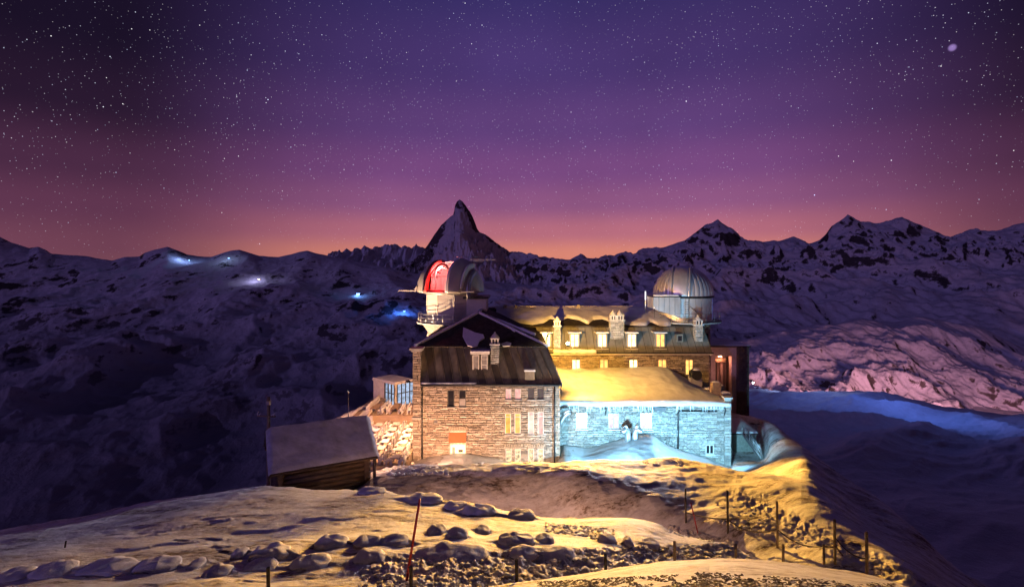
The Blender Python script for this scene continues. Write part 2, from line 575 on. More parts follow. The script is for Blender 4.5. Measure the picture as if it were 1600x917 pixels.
class MB:
    def __init__(s):
        s.v, s.f, s.sm = [], [], []

    def add(s, verts, faces, smooth=False):
        b = len(s.v)
        s.v += [tuple(v) for v in verts]
        s.f += [tuple(b + i for i in f) for f in faces]
        s.sm += [smooth] * len(faces)
        return s

    def box(s, x0, x1, y0, y1, z0, z1, j=0.0):
        c = [(x0, y0, z0), (x1, y0, z0), (x1, y1, z0), (x0, y1, z0), (x0, y0, z1), (x1, y0, z1), (x1, y1, z1), (x0, y1, z1)]
        if j:
            c = [tuple(a + random.uniform(-j, j) for a in p) for p in c]
        return s.add(c, [(0, 3, 2, 1), (4, 5, 6, 7), (0, 1, 5, 4), (1, 2, 6, 5), (2, 3, 7, 6), (3, 0, 4, 7)])

    def hexa(s, c):
        return s.add(c, [(0, 3, 2, 1), (4, 5, 6, 7), (0, 1, 5, 4), (1, 2, 6, 5), (2, 3, 7, 6), (3, 0, 4, 7)])

    def slab(s, quad, t):
        """quad (4 points, counter-clockwise seen from outside) extruded inwards by t"""
        q = [Vector(p) for p in quad]
        n = (q[1] - q[0]).cross(q[2] - q[0]).normalized()
        lo = [p - n * t for p in q]
        return s.hexa([tuple(p) for p in lo] + [tuple(p) for p in q])

    def poly_slab(s, pts, t):
        q = [Vector(p) for p in pts]
        n = (q[1] - q[0]).cross(q[2] - q[0]).normalized()
        k = len(q)
        v = [tuple(p) for p in q] + [tuple(p - n * t) for p in q]
        f = [tuple(range(k)), tuple(reversed(range(k, 2 * k)))]
        f += [(i, i + k, (i + 1) % k + k, (i + 1) % k) for i in range(k)]
        return s.add(v, f)

    def tube(s, pts, r, n=8, cap=True):
        pts = [Vector(p) for p in pts]
        rs = r if isinstance(r, (list, tuple)) else [r] * len(pts)
        vv, ff = [], []
        up = None
        for i, p in enumerate(pts):
            d = (pts[min(i + 1, len(pts) - 1)] - pts[max(i - 1, 0)]).normalized()
            if up is None:
                up = Vector((0, 0, 1)) if abs(d.z) < 0.9 else Vector((1, 0, 0))
            a = d.cross(up).normalized()
            b = a.cross(d).normalized()
            up = b
            for k in range(n):
                th = 2 * math.pi * k / n
                vv.append(tuple(p + (a * math.cos(th) + b * math.sin(th)) * rs[i]))
        for i in range(len(pts) - 1):
            for k in range(n):
                k2 = (k + 1) % n
                ff.append((i * n + k, i * n + k2, (i + 1) * n + k2, (i + 1) * n + k))
        s.add(vv, ff, n > 5)
        if cap:
            b = len(s.v) - len(vv)
            s.f.append(tuple(b + k for k in reversed(range(n))))
            s.f.append(tuple(b + (len(pts) - 1) * n + k for k in range(n)))
            s.sm += [False, False]
        return s

    def lathe(s, c, prof, n=32, a0=0.0, a1=2 * math.pi, smooth=True):
        full = abs(a1 - a0 - 2 * math.pi) < 1e-6
        m = n if full else n + 1
        vv = []
        for (r, z) in prof:
            for k in range(m):
                th = a0 + (a1 - a0) * k / n
                vv.append((c[0] + r * math.cos(th), c[1] + r * math.sin(th), c[2] + z))
        ff = []
        for i in range(len(prof) - 1):
            for k in range(n):
                k2 = (k + 1) % m
                ff.append((i * m + k, i * m + k2, (i + 1) * m + k2, (i + 1) * m + k))
        return s.add(vv, ff, smooth)

    def build(s, name, mat, parent=None):
        me = bpy.data.meshes.new(name)
        me.from_pydata(s.v, [], s.f)
        me.polygons.foreach_set('use_smooth', s.sm)
        me.materials.append(MATS[mat])
        me.update()
        o = bpy.data.objects.new(name, me)
        COL.objects.link(o)
        if parent is not None:
            o.parent = parent
        return o


def share(o, parent, loc=None, rot=None, scale=None, name=None):
    c = o.copy()
    COL.objects.link(c)
    c.parent = parent
    if loc is not None:
        c.location = loc
    if rot is not None:
        c.rotation_euler = rot
    if scale is not None:
        c.scale = scale
    return c


def grid_object(name, V, nu, nv, mat, smooth=True):
    """V: (nv*nu, 3) array, rows run near to far"""
    me = bpy.data.meshes.new(name)
    idx = np.arange(nu * nv).reshape(nv, nu)
    q = np.stack([idx[:-1, :-1], idx[:-1, 1:], idx[1:, 1:], idx[1:, :-1]], -1).reshape(-1, 4)
    me.vertices.add(len(V))
    me.vertices.foreach_set('co', V.astype(np.float32).ravel())
    me.loops.add(q.size)
    me.loops.foreach_set('vertex_index', q.ravel().astype(np.int32))
    me.polygons.add(len(q))
    me.polygons.foreach_set('loop_start', (np.arange(len(q)) * 4).astype(np.int32))
    me.polygons.foreach_set('use_smooth', np.full(len(q), smooth))
    me.materials.append(MATS[mat])
    me.update(calc_edges=True)
    o = bpy.data.objects.new(name, me)
    COL.objects.link(o)
    return o


# ------------------------------------------------------------------ numpy noise
_perm = np.random.RandomState(5).permutation(512)
_perm = np.concatenate([_perm, _perm, _perm])
_grad = np.array([(math.cos(a), math.sin(a)) for a in np.linspace(0, 2 * math.pi, 16, endpoint=False)])


def perlin(x, y):
    xi = np.floor(x).astype(np.int64)
    yi = np.floor(y).astype(np.int64)
    xf, yf = x - xi, y - yi
    xi &= 511
    yi &= 511
    u = xf * xf * xf * (xf * (xf * 6 - 15) + 10)
    v = yf * yf * yf * (yf * (yf * 6 - 15) + 10)

    def g(ix, iy, dx, dy):
        h = _perm[_perm[ix & 511] + (iy & 511)] & 15
        return _grad[h, 0] * dx + _grad[h, 1] * dy
    a = g(xi, yi, xf, yf)
    b = g(xi + 1, yi, xf - 1, yf)
    c = g(xi, yi + 1, xf, yf - 1)
    d = g(xi + 1, yi + 1, xf - 1, yf - 1)
    return (a + u * (b - a)) * (1 - v) + (c + u * (d - c)) * v


def fbm(x, y, o=5, gain=0.5):
    s, a, f = 0, 1, 1
    for i in range(o):
        s = s + a * perlin(x * f + 17.3 * i, y * f - 9.1 * i)
        a *= gain
        f *= 2.03
    return s


def ridged(x, y, o=6, gain=0.55):
    s, a, f, w = 0, 1, 1, 1.0
    for i in range(o):
        n = (1 - np.abs(perlin(x * f + 31.7 * i, y * f + 4.9 * i)) * 1.7)
        n = np.clip(n, 0, 1) ** 2 * w
        w = np.clip(n * 1.8, 0, 1)
        s = s + a * n
        a *= gain
        f *= 2.07
    return s


def pchip_slopes(x, y):
    h = np.diff(x)
    h2 = h.reshape((-1,) + (1,) * (y.ndim - 1))
    d = np.diff(y, axis=0) / h2
    m = np.zeros_like(y)
    m[0], m[-1] = d[0], d[-1]
    for i in range(1, len(x) - 1):
        w1 = 2 * h[i] + h[i - 1]
        w2 = h[i] + 2 * h[i - 1]
        ok = d[i - 1] * d[i] > 0
        with np.errstate(divide='ignore', invalid='ignore'):
            v = (w1 + w2) / (w1 / d[i - 1] + w2 / d[i])
        m[i] = np.where(ok, v, 0)
    return m


def pchip(x, y, xi):
    x = np.asarray(x, float)
    y = np.asarray(y, float)
    xi = np.clip(np.asarray(xi, float), x[0], x[-1])
    m = pchip_slopes(x, y)
    k = np.clip(np.searchsorted(x, xi, side='right') - 1, 0, len(x) - 2)
    h = (x[k + 1] - x[k])
    t = (xi - x[k]) / h
    sh = (-1,) + (1,) * (y.ndim - 1)
    h, t = h.reshape(sh), t.reshape(sh)
    t2, t3 = t * t, t * t * t
    return (2 * t3 - 3 * t2 + 1) * y[k] + (t3 - 2 * t2 + t) * h * m[k] + (-2 * t3 + 3 * t2) * y[k + 1] + (t3 - t2) * h * m[k + 1]


def Zp(py, Y):
    return CZ - (np.asarray(py, float) - HY) / F * np.asarray(Y, float)


def P(px, py, Y):
    """the place Y metres out that the photo shows at (px, py)"""
    return Vector(((px - 800.0) / F * Y, Y, CZ - (py - HY) / F * Y))


def PX(px, Y):
    return (px - 800.0) / F * Y


def PZ(py, Y):
    return CZ - (py - HY) / F * Y


def surface(lines, pxs, segs, sharp=()):
    """lines: feature polylines [(px, Y, py)...] ordered near to far. Returns X, Y, Z, T arrays (rows, columns)"""
    Ys, Zs = [], []
    for k, ln in enumerate(lines):
        a = np.array(ln, float)
        z = Zp(a[:, 2], a[:, 1])
        if k in sharp:
            Yk = np.interp(pxs, a[:, 0], a[:, 1])
            Zk = np.interp(pxs, a[:, 0], z)
            pk = np.interp(pxs, a[:, 0], a[:, 2])
            Zk = Zp(pk, Yk)
        else:
            Yk = pchip(a[:, 0], a[:, 1], pxs)
            Zk = Zp(pchip(a[:, 0], a[:, 2], pxs), Yk)
        Ys.append(Yk)
        Zs.append(Zk)
    Ys, Zs = np.array(Ys), np.array(Zs)
    ts = []
    for k, n in enumerate(segs):
        ts += list(k + np.arange(n) / n)
    ts.append(len(segs))
    ts = np.array(ts, float)
    x = np.arange(len(lines), dtype=float)
    Y = pchip(x, Ys, ts)
    Z = pchip(x, Zs, ts)
    X = (pxs[None, :] - 800.0) / F * Y
    return X, Y, Z, ts


# ------------------------------------------------------------------ the near hill, bank and forecourt
L0 = [(p, 3, 1110) for p in (-600, 2200)]
L1 = [(-600, 10, 1010), (0, 10, 985), (400, 10, 965), (560, 10, 945), (700, 10, 931), (800, 10, 915), (900, 10, 899), (1000, 10, 885),
      (1060, 10, 880), (1150, 10, 878), (1224, 10, 883), (1300, 10, 893), (1400, 10, 915), (1500, 10, 950), (1700, 10, 1020), (2200, 10, 1150)]
L2 = [(-600, 12, 960), (0, 12, 935), (400, 12, 922), (560, 12, 915), (700, 12, 912), (800, 12, 915), (900, 12, 920), (1000, 12, 925), (1100, 12, 935),
      (1200, 12, 950), (1300, 12, 960), (1400, 12, 975), (1500, 12, 1000), (1700, 12, 1060), (2200, 12, 1200)]
L3 = [(-600, 16, 935), (0, 16, 872), (200, 16, 862), (400, 16, 852), (600, 16, 842), (800, 16, 848), (950, 16, 853), (1050, 16, 868), (1120, 15.5, 888),
      (1190, 15, 918), (1300, 14.5, 945), (1400, 14, 965), (1500, 13.8, 995), (1700, 13.6, 1062), (2200, 13.6, 1200)]
L4 = [(-600, 26, 905), (-200, 26, 866), (0, 26, 832), (130, 26, 806), (310, 25.5, 773), (415, 25, 760), (500, 24, 766), (590, 23.5, 767), (650, 23, 778),
      (720, 22, 788), (800, 21.5, 799), (850, 21, 807), (960, 20.5, 808), (1020, 20, 816), (1050, 19.5, 829), (1140, 18.5, 853), (1190, 17.5, 877),
      (1250, 17, 915), (1350, 15.6, 952), (1420, 14.8, 985), (1500, 14.6, 1008), (1700, 14.4, 1072), (2200, 14.4, 1210)]
L5 = [(-600, 36, 1050), (0, 34, 905), (130, 33.5, 880), (310, 32, 845), (415, 29.5, 782), (500, 28.5, 780), (560, 27.5, 795), (590, 27, 812), (650, 26.5, 835), (720, 26.5, 850),
      (800, 26.5, 858), (850, 26.5, 862), (960, 25, 866), (1020, 24.5, 868), (1050, 24, 870), (1140, 21.8, 884), (1190, 19.8, 896), (1250, 18.4, 912),
      (1350, 16.6, 945), (1420, 15.3, 968), (1500, 15, 992), (1700, 14.8, 1062), (2200, 14.8, 1202)]
L5b = [(-600, 40, 1100), (0, 38, 960), (310, 36, 880), (415, 34, 792), (500, 33, 775), (560, 31.5, 758), (590, 31, 746), (650, 31, 738), (720, 31, 735), (800, 31, 733), (875, 30.5, 734),
       (910, 30, 737), (950, 29.5, 748), (1000, 28.5, 764), (1060, 27, 782), (1140, 24.5, 806), (1215, 22, 836), (1300, 18.7, 874), (1350, 17.6, 902), (1420, 15.9, 942), (1500, 15.4, 978), (1700, 15.2, 1056), (2200, 15.2, 1196)]
L6 = [(-600, 44, 1200), (0, 42, 1010), (310, 40, 905), (415, 38, 800), (500, 36, 768), (560, 34.5, 748), (590, 33.5, 735), (650, 33.5, 728), (720, 33.5, 725), (800, 33.5, 723),
      (875, 34, 723), (940, 34, 722), (1000, 34, 721), (1040, 34, 718), (1100, 33, 727), (1170, 30, 746), (1250, 25, 777), (1300, 22.5, 810), (1350, 20, 851),
      (1420, 16.8, 905), (1500, 16, 960), (1700, 15.8, 1050), (2200, 15.8, 1190)]
L7 = [(-600, 54, 1260), (0, 52, 1060), (310, 50, 940), (415, 48, 820), (500, 47, 768), (590, 46, 752), (650, 46, 745), (800, 46, 748), (900, 46, 750), (1000, 46, 750),
      (1100, 45, 750), (1150, 44, 748), (1200, 41, 738), (1250, 36, 736), (1300, 31, 770), (1350, 27, 812), (1420, 22.5, 864), (1500, 20, 925), (1700, 18, 1030), (2200, 17, 1170)]
L8 = [(-600, 64, 1300), (0, 62, 1090), (310, 60, 960), (415, 58, 820), (500, 56, 750), (590, 54, 728), (640, 53, 718), (690, 53, 708), (720, 53, 707), (760, 53, 712), (820, 53.5, 722),
      (862, 54, 722), (882, 56, 694), (915, 56, 700), (960, 56, 690), (1000, 56, 680), (1015, 56, 679), (1040, 56, 692), (1080, 56, 706), (1140, 57, 722), (1150, 59.5, 708), (1186, 59.3, 706),
      (1208, 52, 708), (1250, 44, 712), (1300, 38, 748), (1350, 33.5, 786), (1420, 28, 838), (1500, 24.5, 905), (1700, 21.5, 1005), (2200, 19, 1150)]
L9 = [(-600, 76, 1340), (0, 75, 1120), (310, 75, 990), (415, 74, 790), (500, 74, 690), (590, 74, 648), (650, 72, 640), (900, 70, 636), (1100, 66, 642), (1143, 66, 647), (1180, 66, 655),
      (1230, 57, 680), (1300, 45, 728), (1350, 40, 763), (1400, 35, 801), (1420, 33.5, 817), (1470, 30.5, 866), (1500, 29, 890), (1560, 27, 925), (1700, 25, 985), (2200, 22, 1120)]


def drop_line(ln, dY, dZ):
    out = []
    for (p, y, py) in ln:
        z = Zp(py, y) - dZ
        out.append((p, y + dY, HY + (CZ - z) / (y + dY) * F))
    return out


L10 = drop_line(L9, 18, 13)
L11 = drop_line(L9, 95, 85)
GL = [L0, L1, L2, L3, L4, L5, L5b, L6, L7, L8, L9, L10, L11]
GSEG = [26, 34, 70, 110, 36, 60, 36, 34, 30, 30, 16, 10]

# snow-covered rocks of the near hill: (left, right, top, bottom) in the photo
ROCKS = [(364, 387, 857, 876), (391, 456, 851, 878), (492, 545, 838, 859), (552, 598, 841, 858), (594, 640, 840, 856), (552, 603, 862, 881), (646, 763, 860, 876),
         (455, 516, 875, 889), (382, 432, 881, 892), (320, 360, 888, 901), (50, 118, 887, 903), (125, 215, 879, 898), (213, 281, 877, 893), (0, 50, 892, 906),
         (719, 776, 784, 807), (793, 836, 799, 813), (694, 731, 787, 798), (667, 699, 825, 839), (697, 732, 835, 848), (741, 767, 824, 834), (777, 836, 838, 856),
         (836, 866, 839, 852), (795, 841, 859, 872), (843, 900, 858, 873), (934, 963, 840, 850), (974, 990, 841, 856), (559, 602, 762, 773), (628, 692, 775, 788),
         (296, 318, 882, 889), (1003, 1030, 846, 856)]


def column_profile(px):
    """smooth ground profile (Y, Z) of one column, finely sampled"""
    X, Y, Z, ts = surface(GL, np.array([px], float), [40] * 12)
    return Y[:, 0], Z[:, 0]


_prof = {}


def prof(px):
    k = round(px * 2) / 2
    if k not in _prof:
        _prof[k] = column_profile(k)
    return _prof[k]


def base_hit(px, py):
    """first point of the smooth ground seen at a photo pixel"""
    Y, Z = prof(px)
    ray = CZ - (py - HY) / F * Y
    i = np.argmax((Z >= ray) & (Y > 4.0))
    if i == 0:
        return None
    a, b = Z[i - 1] - ray[i - 1], Z[i] - ray[i]
    t = a / (a - b)
    y = Y[i - 1] + t * (Y[i] - Y[i - 1])
    return Vector(((px - 800) / F * y, y, CZ - (py - HY) / F * y))


ROCK_POS = []
for (a, b, c, d) in ROCKS:
    h = base_hit((a + b) / 2, d - 1)
    if h is not None:
        ROCK_POS.append((h.x, h.y, (b - a) / F * h.y, (d - c) / F * h.y))
    else:
        ROCK_POS.append(None)


def ground_detail(X, Y, Z):
    """wind ripples, scarps and the drift tails behind the rocks"""
    near = np.clip((60 - Y) / 30, 0, 1)
    d = 0.10 * fbm(X * 0.28, Y * 0.45, 3) * near + 0.5 * fbm(X * 0.07 + 3, Y * 0.07, 3) * np.clip((Y - 20) / 20, 0, 1) * 0.5
    # wind-scooped steps facing the camera
    s = fbm(X * 0.42 + 11.0, Y * 1.25 - 3.0, 3)
    step = np.clip((s - 0.16) / 0.10, 0, 1)
    hill = np.clip((27 - Y) / 3, 0, 1) * np.clip((Y - 10.5) / 1.5, 0, 1) * np.clip((8 - X) / 3, 0, 1)
    d = d + 0.05 * step * hill * np.clip(0.5 + fbm(X * 0.12, Y * 0.15 + 7, 2), 0, 1)
    # crumbly ground
    cr = np.clip(fbm(X * 0.25 - 5, Y * 0.4 + 2, 3) * 2.2 + 0.35, 0, 1)
    d = d + (0.020 * fbm(X * 1.6, Y * 2.8, 4, 0.6) * (0.25 + cr) + 0.006 * fbm(X * 6, Y * 9, 3, 0.6)) * np.clip((45 - Y) / 12, 0.15, 1)
    # trodden rough zone below the drifts and along the fence
    xx = X / np.maximum(Y, 1) * F + 800
    yy = HY + (CZ - Z) / np.maximum(Y, 1) * F
    z1 = np.clip((yy - (868 - (xx - 600) * 0.045)) / 10, 0, 1) * np.clip((xx - 520) / 120, 0, 1) * np.clip((1180 - xx) / 40, 0, 1) * (Y > 10.8)
    z2 = np.clip(1 - np.abs(yy - (775 + (xx - 1150) * 0.48)) / 26, 0, 1) * np.clip((xx - 1120) / 60, 0, 1) * (Y > 10.8)
    rough = np.clip(z1 + z2, 0, 1)
    d = d + rough * (0.19 * fbm(X * 2.1 + 4, Y * 1.9, 4, 0.62) + 0.05 * fbm(X * 6.3, Y * 5.5, 2))
    # crests on the bank
    bank = np.clip((Y - 22) / 4, 0, 1) * np.clip((48 - Y) / 6, 0, 1)
    d = d + bank * (0.28 * fbm(X * 0.22 + 2, Y * 0.35, 4) + 0.07 * fbm(X * 1.1, Y * 1.5, 3))
    # right flank
    fl = np.clip((X - 14) / 8, 0, 1) * np.clip((Y - 24) / 6, 0, 1) * np.clip((90 - Y) / 20, 0, 1)
    d = d + fl * (0.35 * fbm(X * 0.2 + 9, Y * 0.13, 4))
    for rp in ROCK_POS:
        if rp is None:
            continue
        rx, ry, rw, rh = rp
        dx = (X - rx) / (rw * 0.62)
        dy = (Y - ry - 0.25)
        tail = np.where(dy > 0, np.exp(-(dy / (rw * 0.9 + 0.7)) ** 2), np.exp(-(dy / 0.12) ** 2))
        d = d + rh * 0.44 * tail * np.exp(-np.abs(dx) ** 3)
    return d


def build_ground():
    pxs = np.concatenate([np.linspace(-600, -30, 90, endpoint=False), np.linspace(-30, 1640, 1150, endpoint=False), np.linspace(1640, 2200, 60)])
    X, Y, Z, ts = surface(GL, pxs, GSEG)
    Z = Z + ground_detail(X, Y, Z)
    V = np.stack([X, Y, Z], -1).reshape(-1, 3)
    o = grid_object('snow_ground', V, len(pxs), len(ts), 'ground')
    tag(o, 'wind-carved snowy hilltop ground around the hotel', 'ground', kind='structure')
    return X, Y, Z


GX, GY, GZ = build_ground()
_gpx = GX[0] / GY[0] * F + 800


def gz(x, y):
    """height of the finished ground"""
    px = x / y * F + 800
    j = int(np.clip(np.searchsorted(_gpx, px), 1, len(_gpx) - 1))
    a = np.interp(y, GY[:, j - 1], GZ[:, j - 1])
    b = np.interp(y, GY[:, j], GZ[:, j])
    t = (px - _gpx[j - 1]) / (_gpx[j] - _gpx[j - 1])
    return float(a + (b - a) * t)


def ghit(px, py):
    j = int(np.clip(np.searchsorted(_gpx, px), 1, len(_gpx) - 1))
    Y, Z = GY[:, j], GZ[:, j]
    ray = CZ - (py - HY) / F * Y
    ok = (Z >= ray) & (Y > 5.0)
    i = int(np.argmax(ok))
    if not ok[i]:
        return None
    a, b = Z[i - 1] - ray[i - 1], Z[i] - ray[i]
    y = Y[i - 1] + a / (a - b) * (Y[i] - Y[i - 1])
    return Vector(((px - 800) / F * y, y, CZ - (py - HY) / F * y))


# ------------------------------------------------------------------ mountains and valleys
def layer(name, lines, px0, px1, nu, segs, mat, noise, label, cat, sharp=(), rock=None):
    pxs = np.linspace(px0, px1, nu)
    X, Y, Z, ts = surface(lines, pxs, segs, sharp)
    Z = Z + noise(X, Y, Z, np.broadcast_to(ts[:, None], X.shape), pxs[None, :])
    V = np.stack([X, Y, Z], -1).reshape(-1, 3)
    o = grid_object(name, V, nu, len(ts), mat)
    if rock is not None:
        at = o.data.attributes.new('rock', 'FLOAT', 'POINT')
        at.data.foreach_set('value', rock(X, Y, Z).astype(np.float32).ravel())
    tag(o, label, cat, kind='structure')
    return X, Y, Z


def bump_at(ts, k, w):
    return np.clip(1 - np.abs(ts - k) / w, 0, 1)


def const(Y, py, px=(-700, 2200)):
    return [(p, Y, py) for p in px]


# far slopes beyond the glacier valley, under the left skyline
sky_l = [(-700, 330), (-200, 352), (0, 371), (18, 379), (30, 382), (45, 387), (60, 385), (72, 390), (80, 396), (110, 399), (140, 402), (158, 406), (175, 408), (195, 403), (218, 402),
         (226, 396), (240, 391), (252, 388), (262, 385.5), (275, 391), (292, 399), (310, 401), (330, 401), (350, 394), (362, 391), (374, 390), (390, 395), (405, 400), (435, 403), (455, 398), (468, 394), (480, 392),
         (500, 398), (520, 402), (560, 409), (600, 417), (640, 427), (700, 436), (760, 440), (850, 448), (1000, 458), (1200, 470)]
M1 = [const(700, 1480), const(1300, 948), [(-700, 2200, 702), (600, 2200, 698), (1200, 2200, 700)], [(-700, 3400, 572), (300, 3400, 572), (700, 3400, 566), (1200, 3400, 580)],
      [(-700, 4900, 500), (200, 4900, 500), (500, 4900, 490), (1200, 4900, 520)], [(-700, 6200, 425), (100, 6200, 446), (300, 6200, 440), (500, 6200, 447), (700, 6200, 462), (1200, 6200, 490)],
      [(p, 7600, y) for p, y in sky_l], drop_line([(p, 7600, y) for p, y in sky_l], 1500, 500)]


def m1_noise(X, Y, Z, ts, px):
    a = np.interp(ts, [0, 1.5, 2, 3, 4, 5, 5.6, 6, 7], [30, 60, 90, 130, 120, 90, 50, 9, 60])
    n = ridged(X * 0.0008 + 3.3, Y * 0.0006, 7, 0.46) - 0.75
    n2 = ridged(X * 0.0034 + 1.3, Y * 0.0030 + 5, 5) - 0.6
    return a * n + a * 0.14 * n2


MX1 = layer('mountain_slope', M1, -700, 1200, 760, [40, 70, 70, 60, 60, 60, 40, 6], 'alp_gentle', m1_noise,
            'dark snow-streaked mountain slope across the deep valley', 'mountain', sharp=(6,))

# range under the skyline between the great peak and the frame's edge
sky_r = [(600, 430), (700, 415), (760, 402), (800, 396), (825, 401), (850, 403.5), (890, 405), (898, 402), (907, 398.5), (918, 402), (935, 403), (960, 401), (985, 400), (990, 402), (997, 393), (1005, 389), (1040, 385), (1060, 378),
         (1070, 375), (1085, 365), (1100, 356), (1110, 352), (1122, 346), (1132, 350), (1145, 358), (1156, 369), (1165, 378), (1178, 377), (1195, 379), (1215, 376), (1228, 373), (1240, 370.5), (1252, 376), (1262, 382),
         (1280, 377), (1290, 370), (1300, 358), (1310, 349), (1325, 336), (1334, 343), (1345, 349), (1360, 350), (1375, 352), (1385, 350), (1395, 347), (1410, 342), (1425, 347), (1440, 355), (1465, 366), (1485, 375),
         (1497, 368), (1508, 361), (1520, 358), (1545, 363), (1570, 357), (1600, 350), (1700, 338), (1900, 330), (2300, 345)]
M2 = [[(600, 1500, 1000), (700, 1500, 900), (820, 1500, 790), (2300, 1500, 790)], [(600, 2600, 860), (700, 2600, 760), (820, 2600, 640), (2300, 2600, 640)],
      [(600, 3800, 720), (700, 3800, 640), (820, 3800, 565), (2300, 3800, 565)],
      [(600, 5000, 600), (700, 5000, 560), (820, 5000, 515), (1000, 5000, 510), (1300, 5000, 505), (1600, 5000, 500), (2300, 5000, 480)],
      [(600, 6600, 540), (700, 6600, 500), (820, 6600, 470), (900, 6600, 465), (1100, 6600, 462), (1300, 6600, 450), (1600, 6600, 440), (2300, 6600, 430)],
      [(600, 8300, 480), (700, 8300, 455), (820, 8300, 435), (900, 8300, 432), (1000, 8300, 428), (1122, 8300, 400), (1200, 8300, 412), (1325, 8300, 394), (1420, 8300, 396), (1500, 8300, 400), (1600, 8300, 392), (2300, 8300, 380)],
      [(p, 9800, y) for p, y in sky_r], drop_line([(p, 9800, y) for p, y in sky_r], 1500, 600)]


def m2_noise(X, Y, Z, ts, px):
    a = np.interp(ts, [0, 1, 2, 3, 4, 5, 5.7, 6, 7], [0, 60, 150, 190, 220, 210, 90, 14, 60])
    n = ridged(X * 0.00055 + 7.7, Y * 0.00045 + 2, 6, 0.42) - 0.75
    n2 = ridged(X * 0.004 + 2.3, Y * 0.0023 + 1, 5) - 0.6
    n3 = ridged(X * 0.0022 + 4.3, Y * 0.0014 + 3, 5, 0.5) - 0.6
    hi = np.interp(ts, [0, 4, 5, 5.8, 6, 7], [0.1, 0.15, 0.55, 0.7, 1.2, 0.3])
    return a * n + a * 0.12 * n2 + a * hi * n3


layer('mountain_range', M2, 600, 2300, 900, [6, 30, 50, 60, 70, 70, 56, 6], 'alp', m2_noise,
      'long snowy mountain range with pointed summits under the sunset glow', 'mountain', sharp=(6,))

# jagged far chain
sky_j = [(440, 412), (500, 408), (520, 396), (527, 393), (533, 395), (540, 390), (548, 393), (556, 389), (563, 391), (570, 386), (578, 391), (585, 388), (594, 390), (602, 384), (610, 385), (618, 383), (626, 388),
         (634, 386), (642, 389), (650, 384), (660, 388), (680, 392), (760, 402)]
M4 = [const(10500, 460, (440, 760)), const(12500, 428, (440, 760)), [(p, 14500, y) for p, y in sky_j], drop_line([(p, 14500, y) for p, y in sky_j], 1200, 500)]


def m4_noise(X, Y, Z, ts, px):
    a = np.interp(ts, [0, 1, 1.6, 2, 3], [60, 160, 160, 25, 60])
    return a * (ridged(X * 0.0030, Y * 0.0007 + 4, 6) - 0.7)


layer('mountain_chain', M4, 440, 760, 300, [20, 60, 50, 5], 'alp_far', m4_noise,
      'distant jagged chain of pale fluted snow peaks', 'mountain', sharp=(2,))

# the great horn
sky_h = [(560, 440), (600, 425), (640, 411), (658, 396), (668, 383), (679, 366), (684, 360), (690, 352), (697, 345), (703, 340), (708, 336), (710, 329), (711, 321), (714, 316), (718, 312), (722, 314.5), (727, 321), (733, 330),
         (738, 338), (742, 347), (746, 358), (750, 363), (756, 365), (765, 371), (775, 379), (787, 388), (798, 395), (812, 400), (850, 408), (900, 425)]


def horn_line(frac, Ymid, fwd):
    """contour between skyline and foot; the ridge towards the viewer pushes forward"""
    out = []
    for p, y in sky_h:
        foot = 450.0
        py = y + (foot - y) * frac
        w = math.exp(-((p - (722 + 22 * frac)) / (26 + 60 * frac)) ** 2)
        out.append((p, Ymid - fwd * w, py))
    return out


M3 = [const(7600, 470, (560, 900)), horn_line(0.85, 8350, 250), horn_line(0.55, 8900, 330), horn_line(0.25, 9350, 230), [(p, 9750, y) for p, y in sky_h], drop_line([(p, 9750, y) for p, y in sky_h], 900, 700)]


def m3_noise(X, Y, Z, ts, px):
    a = np.interp(ts, [0, 1, 2, 3, 3.6, 4, 5], [40, 110, 120, 90, 40, 5, 40])
    n = ridged(X * 0.0028 + 0.4, Y * 0.0016 + 9, 6) - 0.7
    n2 = ridged(X * 0.012, Z * 0.008, 4) - 0.6
    return a * n + a * 0.22 * n2


def horn_cliffs(X, Y, Z):
    px = X / Y * F + 800
    py = HY + (CZ - Z) / Y * F
    w = 5.0 * fbm(px * 0.13, py * 0.11, 4)
    left = np.interp(py, [313, 328, 345, 360, 375, 395, 420, 450], [720, 709, 701, 695, 687, 679, 664, 645]) - px
    right = px - np.interp(py, [313, 325, 340, 355, 365, 380, 400, 450], [714, 724, 732, 739, 749, 770, 795, 860])
    top = 327 - py
    m = np.maximum(np.maximum(left, right * 1.2), top) + w
    return np.clip(0.5 + m / 6.0, 0, 1)


layer('great_horn', M3, 560, 900, 380, [20, 50, 60, 60, 60, 5], 'alp_peak', m3_noise,
      'lone steep pyramid-shaped mountain peak with hooked summit', 'mountain', sharp=(4,), rock=horn_cliffs)

# rounded shoulder lit from the village in the valley
sh = [(1090, 560), (1170, 530), (1240, 515), (1300, 507), (1345, 500), (1400, 503), (1440, 497), (1480, 505), (1520, 510), (1560, 527), (1600, 546), (1660, 580), (1800, 640), (2000, 700)]
M5 = [[(1090, 1900, 720), (2000, 1900, 760)], [(1090, 2300, 640), (1600, 2300, 668), (2000, 2300, 730)], [(1090, 2750, 590), (1300, 2750, 590), (1600, 2750, 612), (2000, 2750, 715)],
      [(1090, 3200, 570), (1300, 3200, 545), (1450, 3200, 540), (1600, 3200, 575), (2000, 3200, 705)], [(p, 3700, y) for p, y in sh], drop_line([(p, 3700, y) for p, y in sh], 500, 260)]


def m5_noise(X, Y, Z, ts, px):
    a = np.interp(ts, [0, 1, 2, 3, 3.7, 4, 5], [10, 60, 70, 55, 30, 14, 20])
    n = ridged(X * 0.0022 + 0.4, Y * 0.0016 + 2, 6, 0.42) - 0.7
    n2 = ridged(X * 0.017, Y * 0.007, 5) - 0.6
    return a * n + a * 0.16 * n2


layer('mountain_shoulder', M5, 1090, 2000, 520, [10, 60, 60, 60, 50, 6], 'alp_shoulder', m5_noise,
      'rounded rocky mountain shoulder glowing pink beyond the snow plateau', 'mountain')

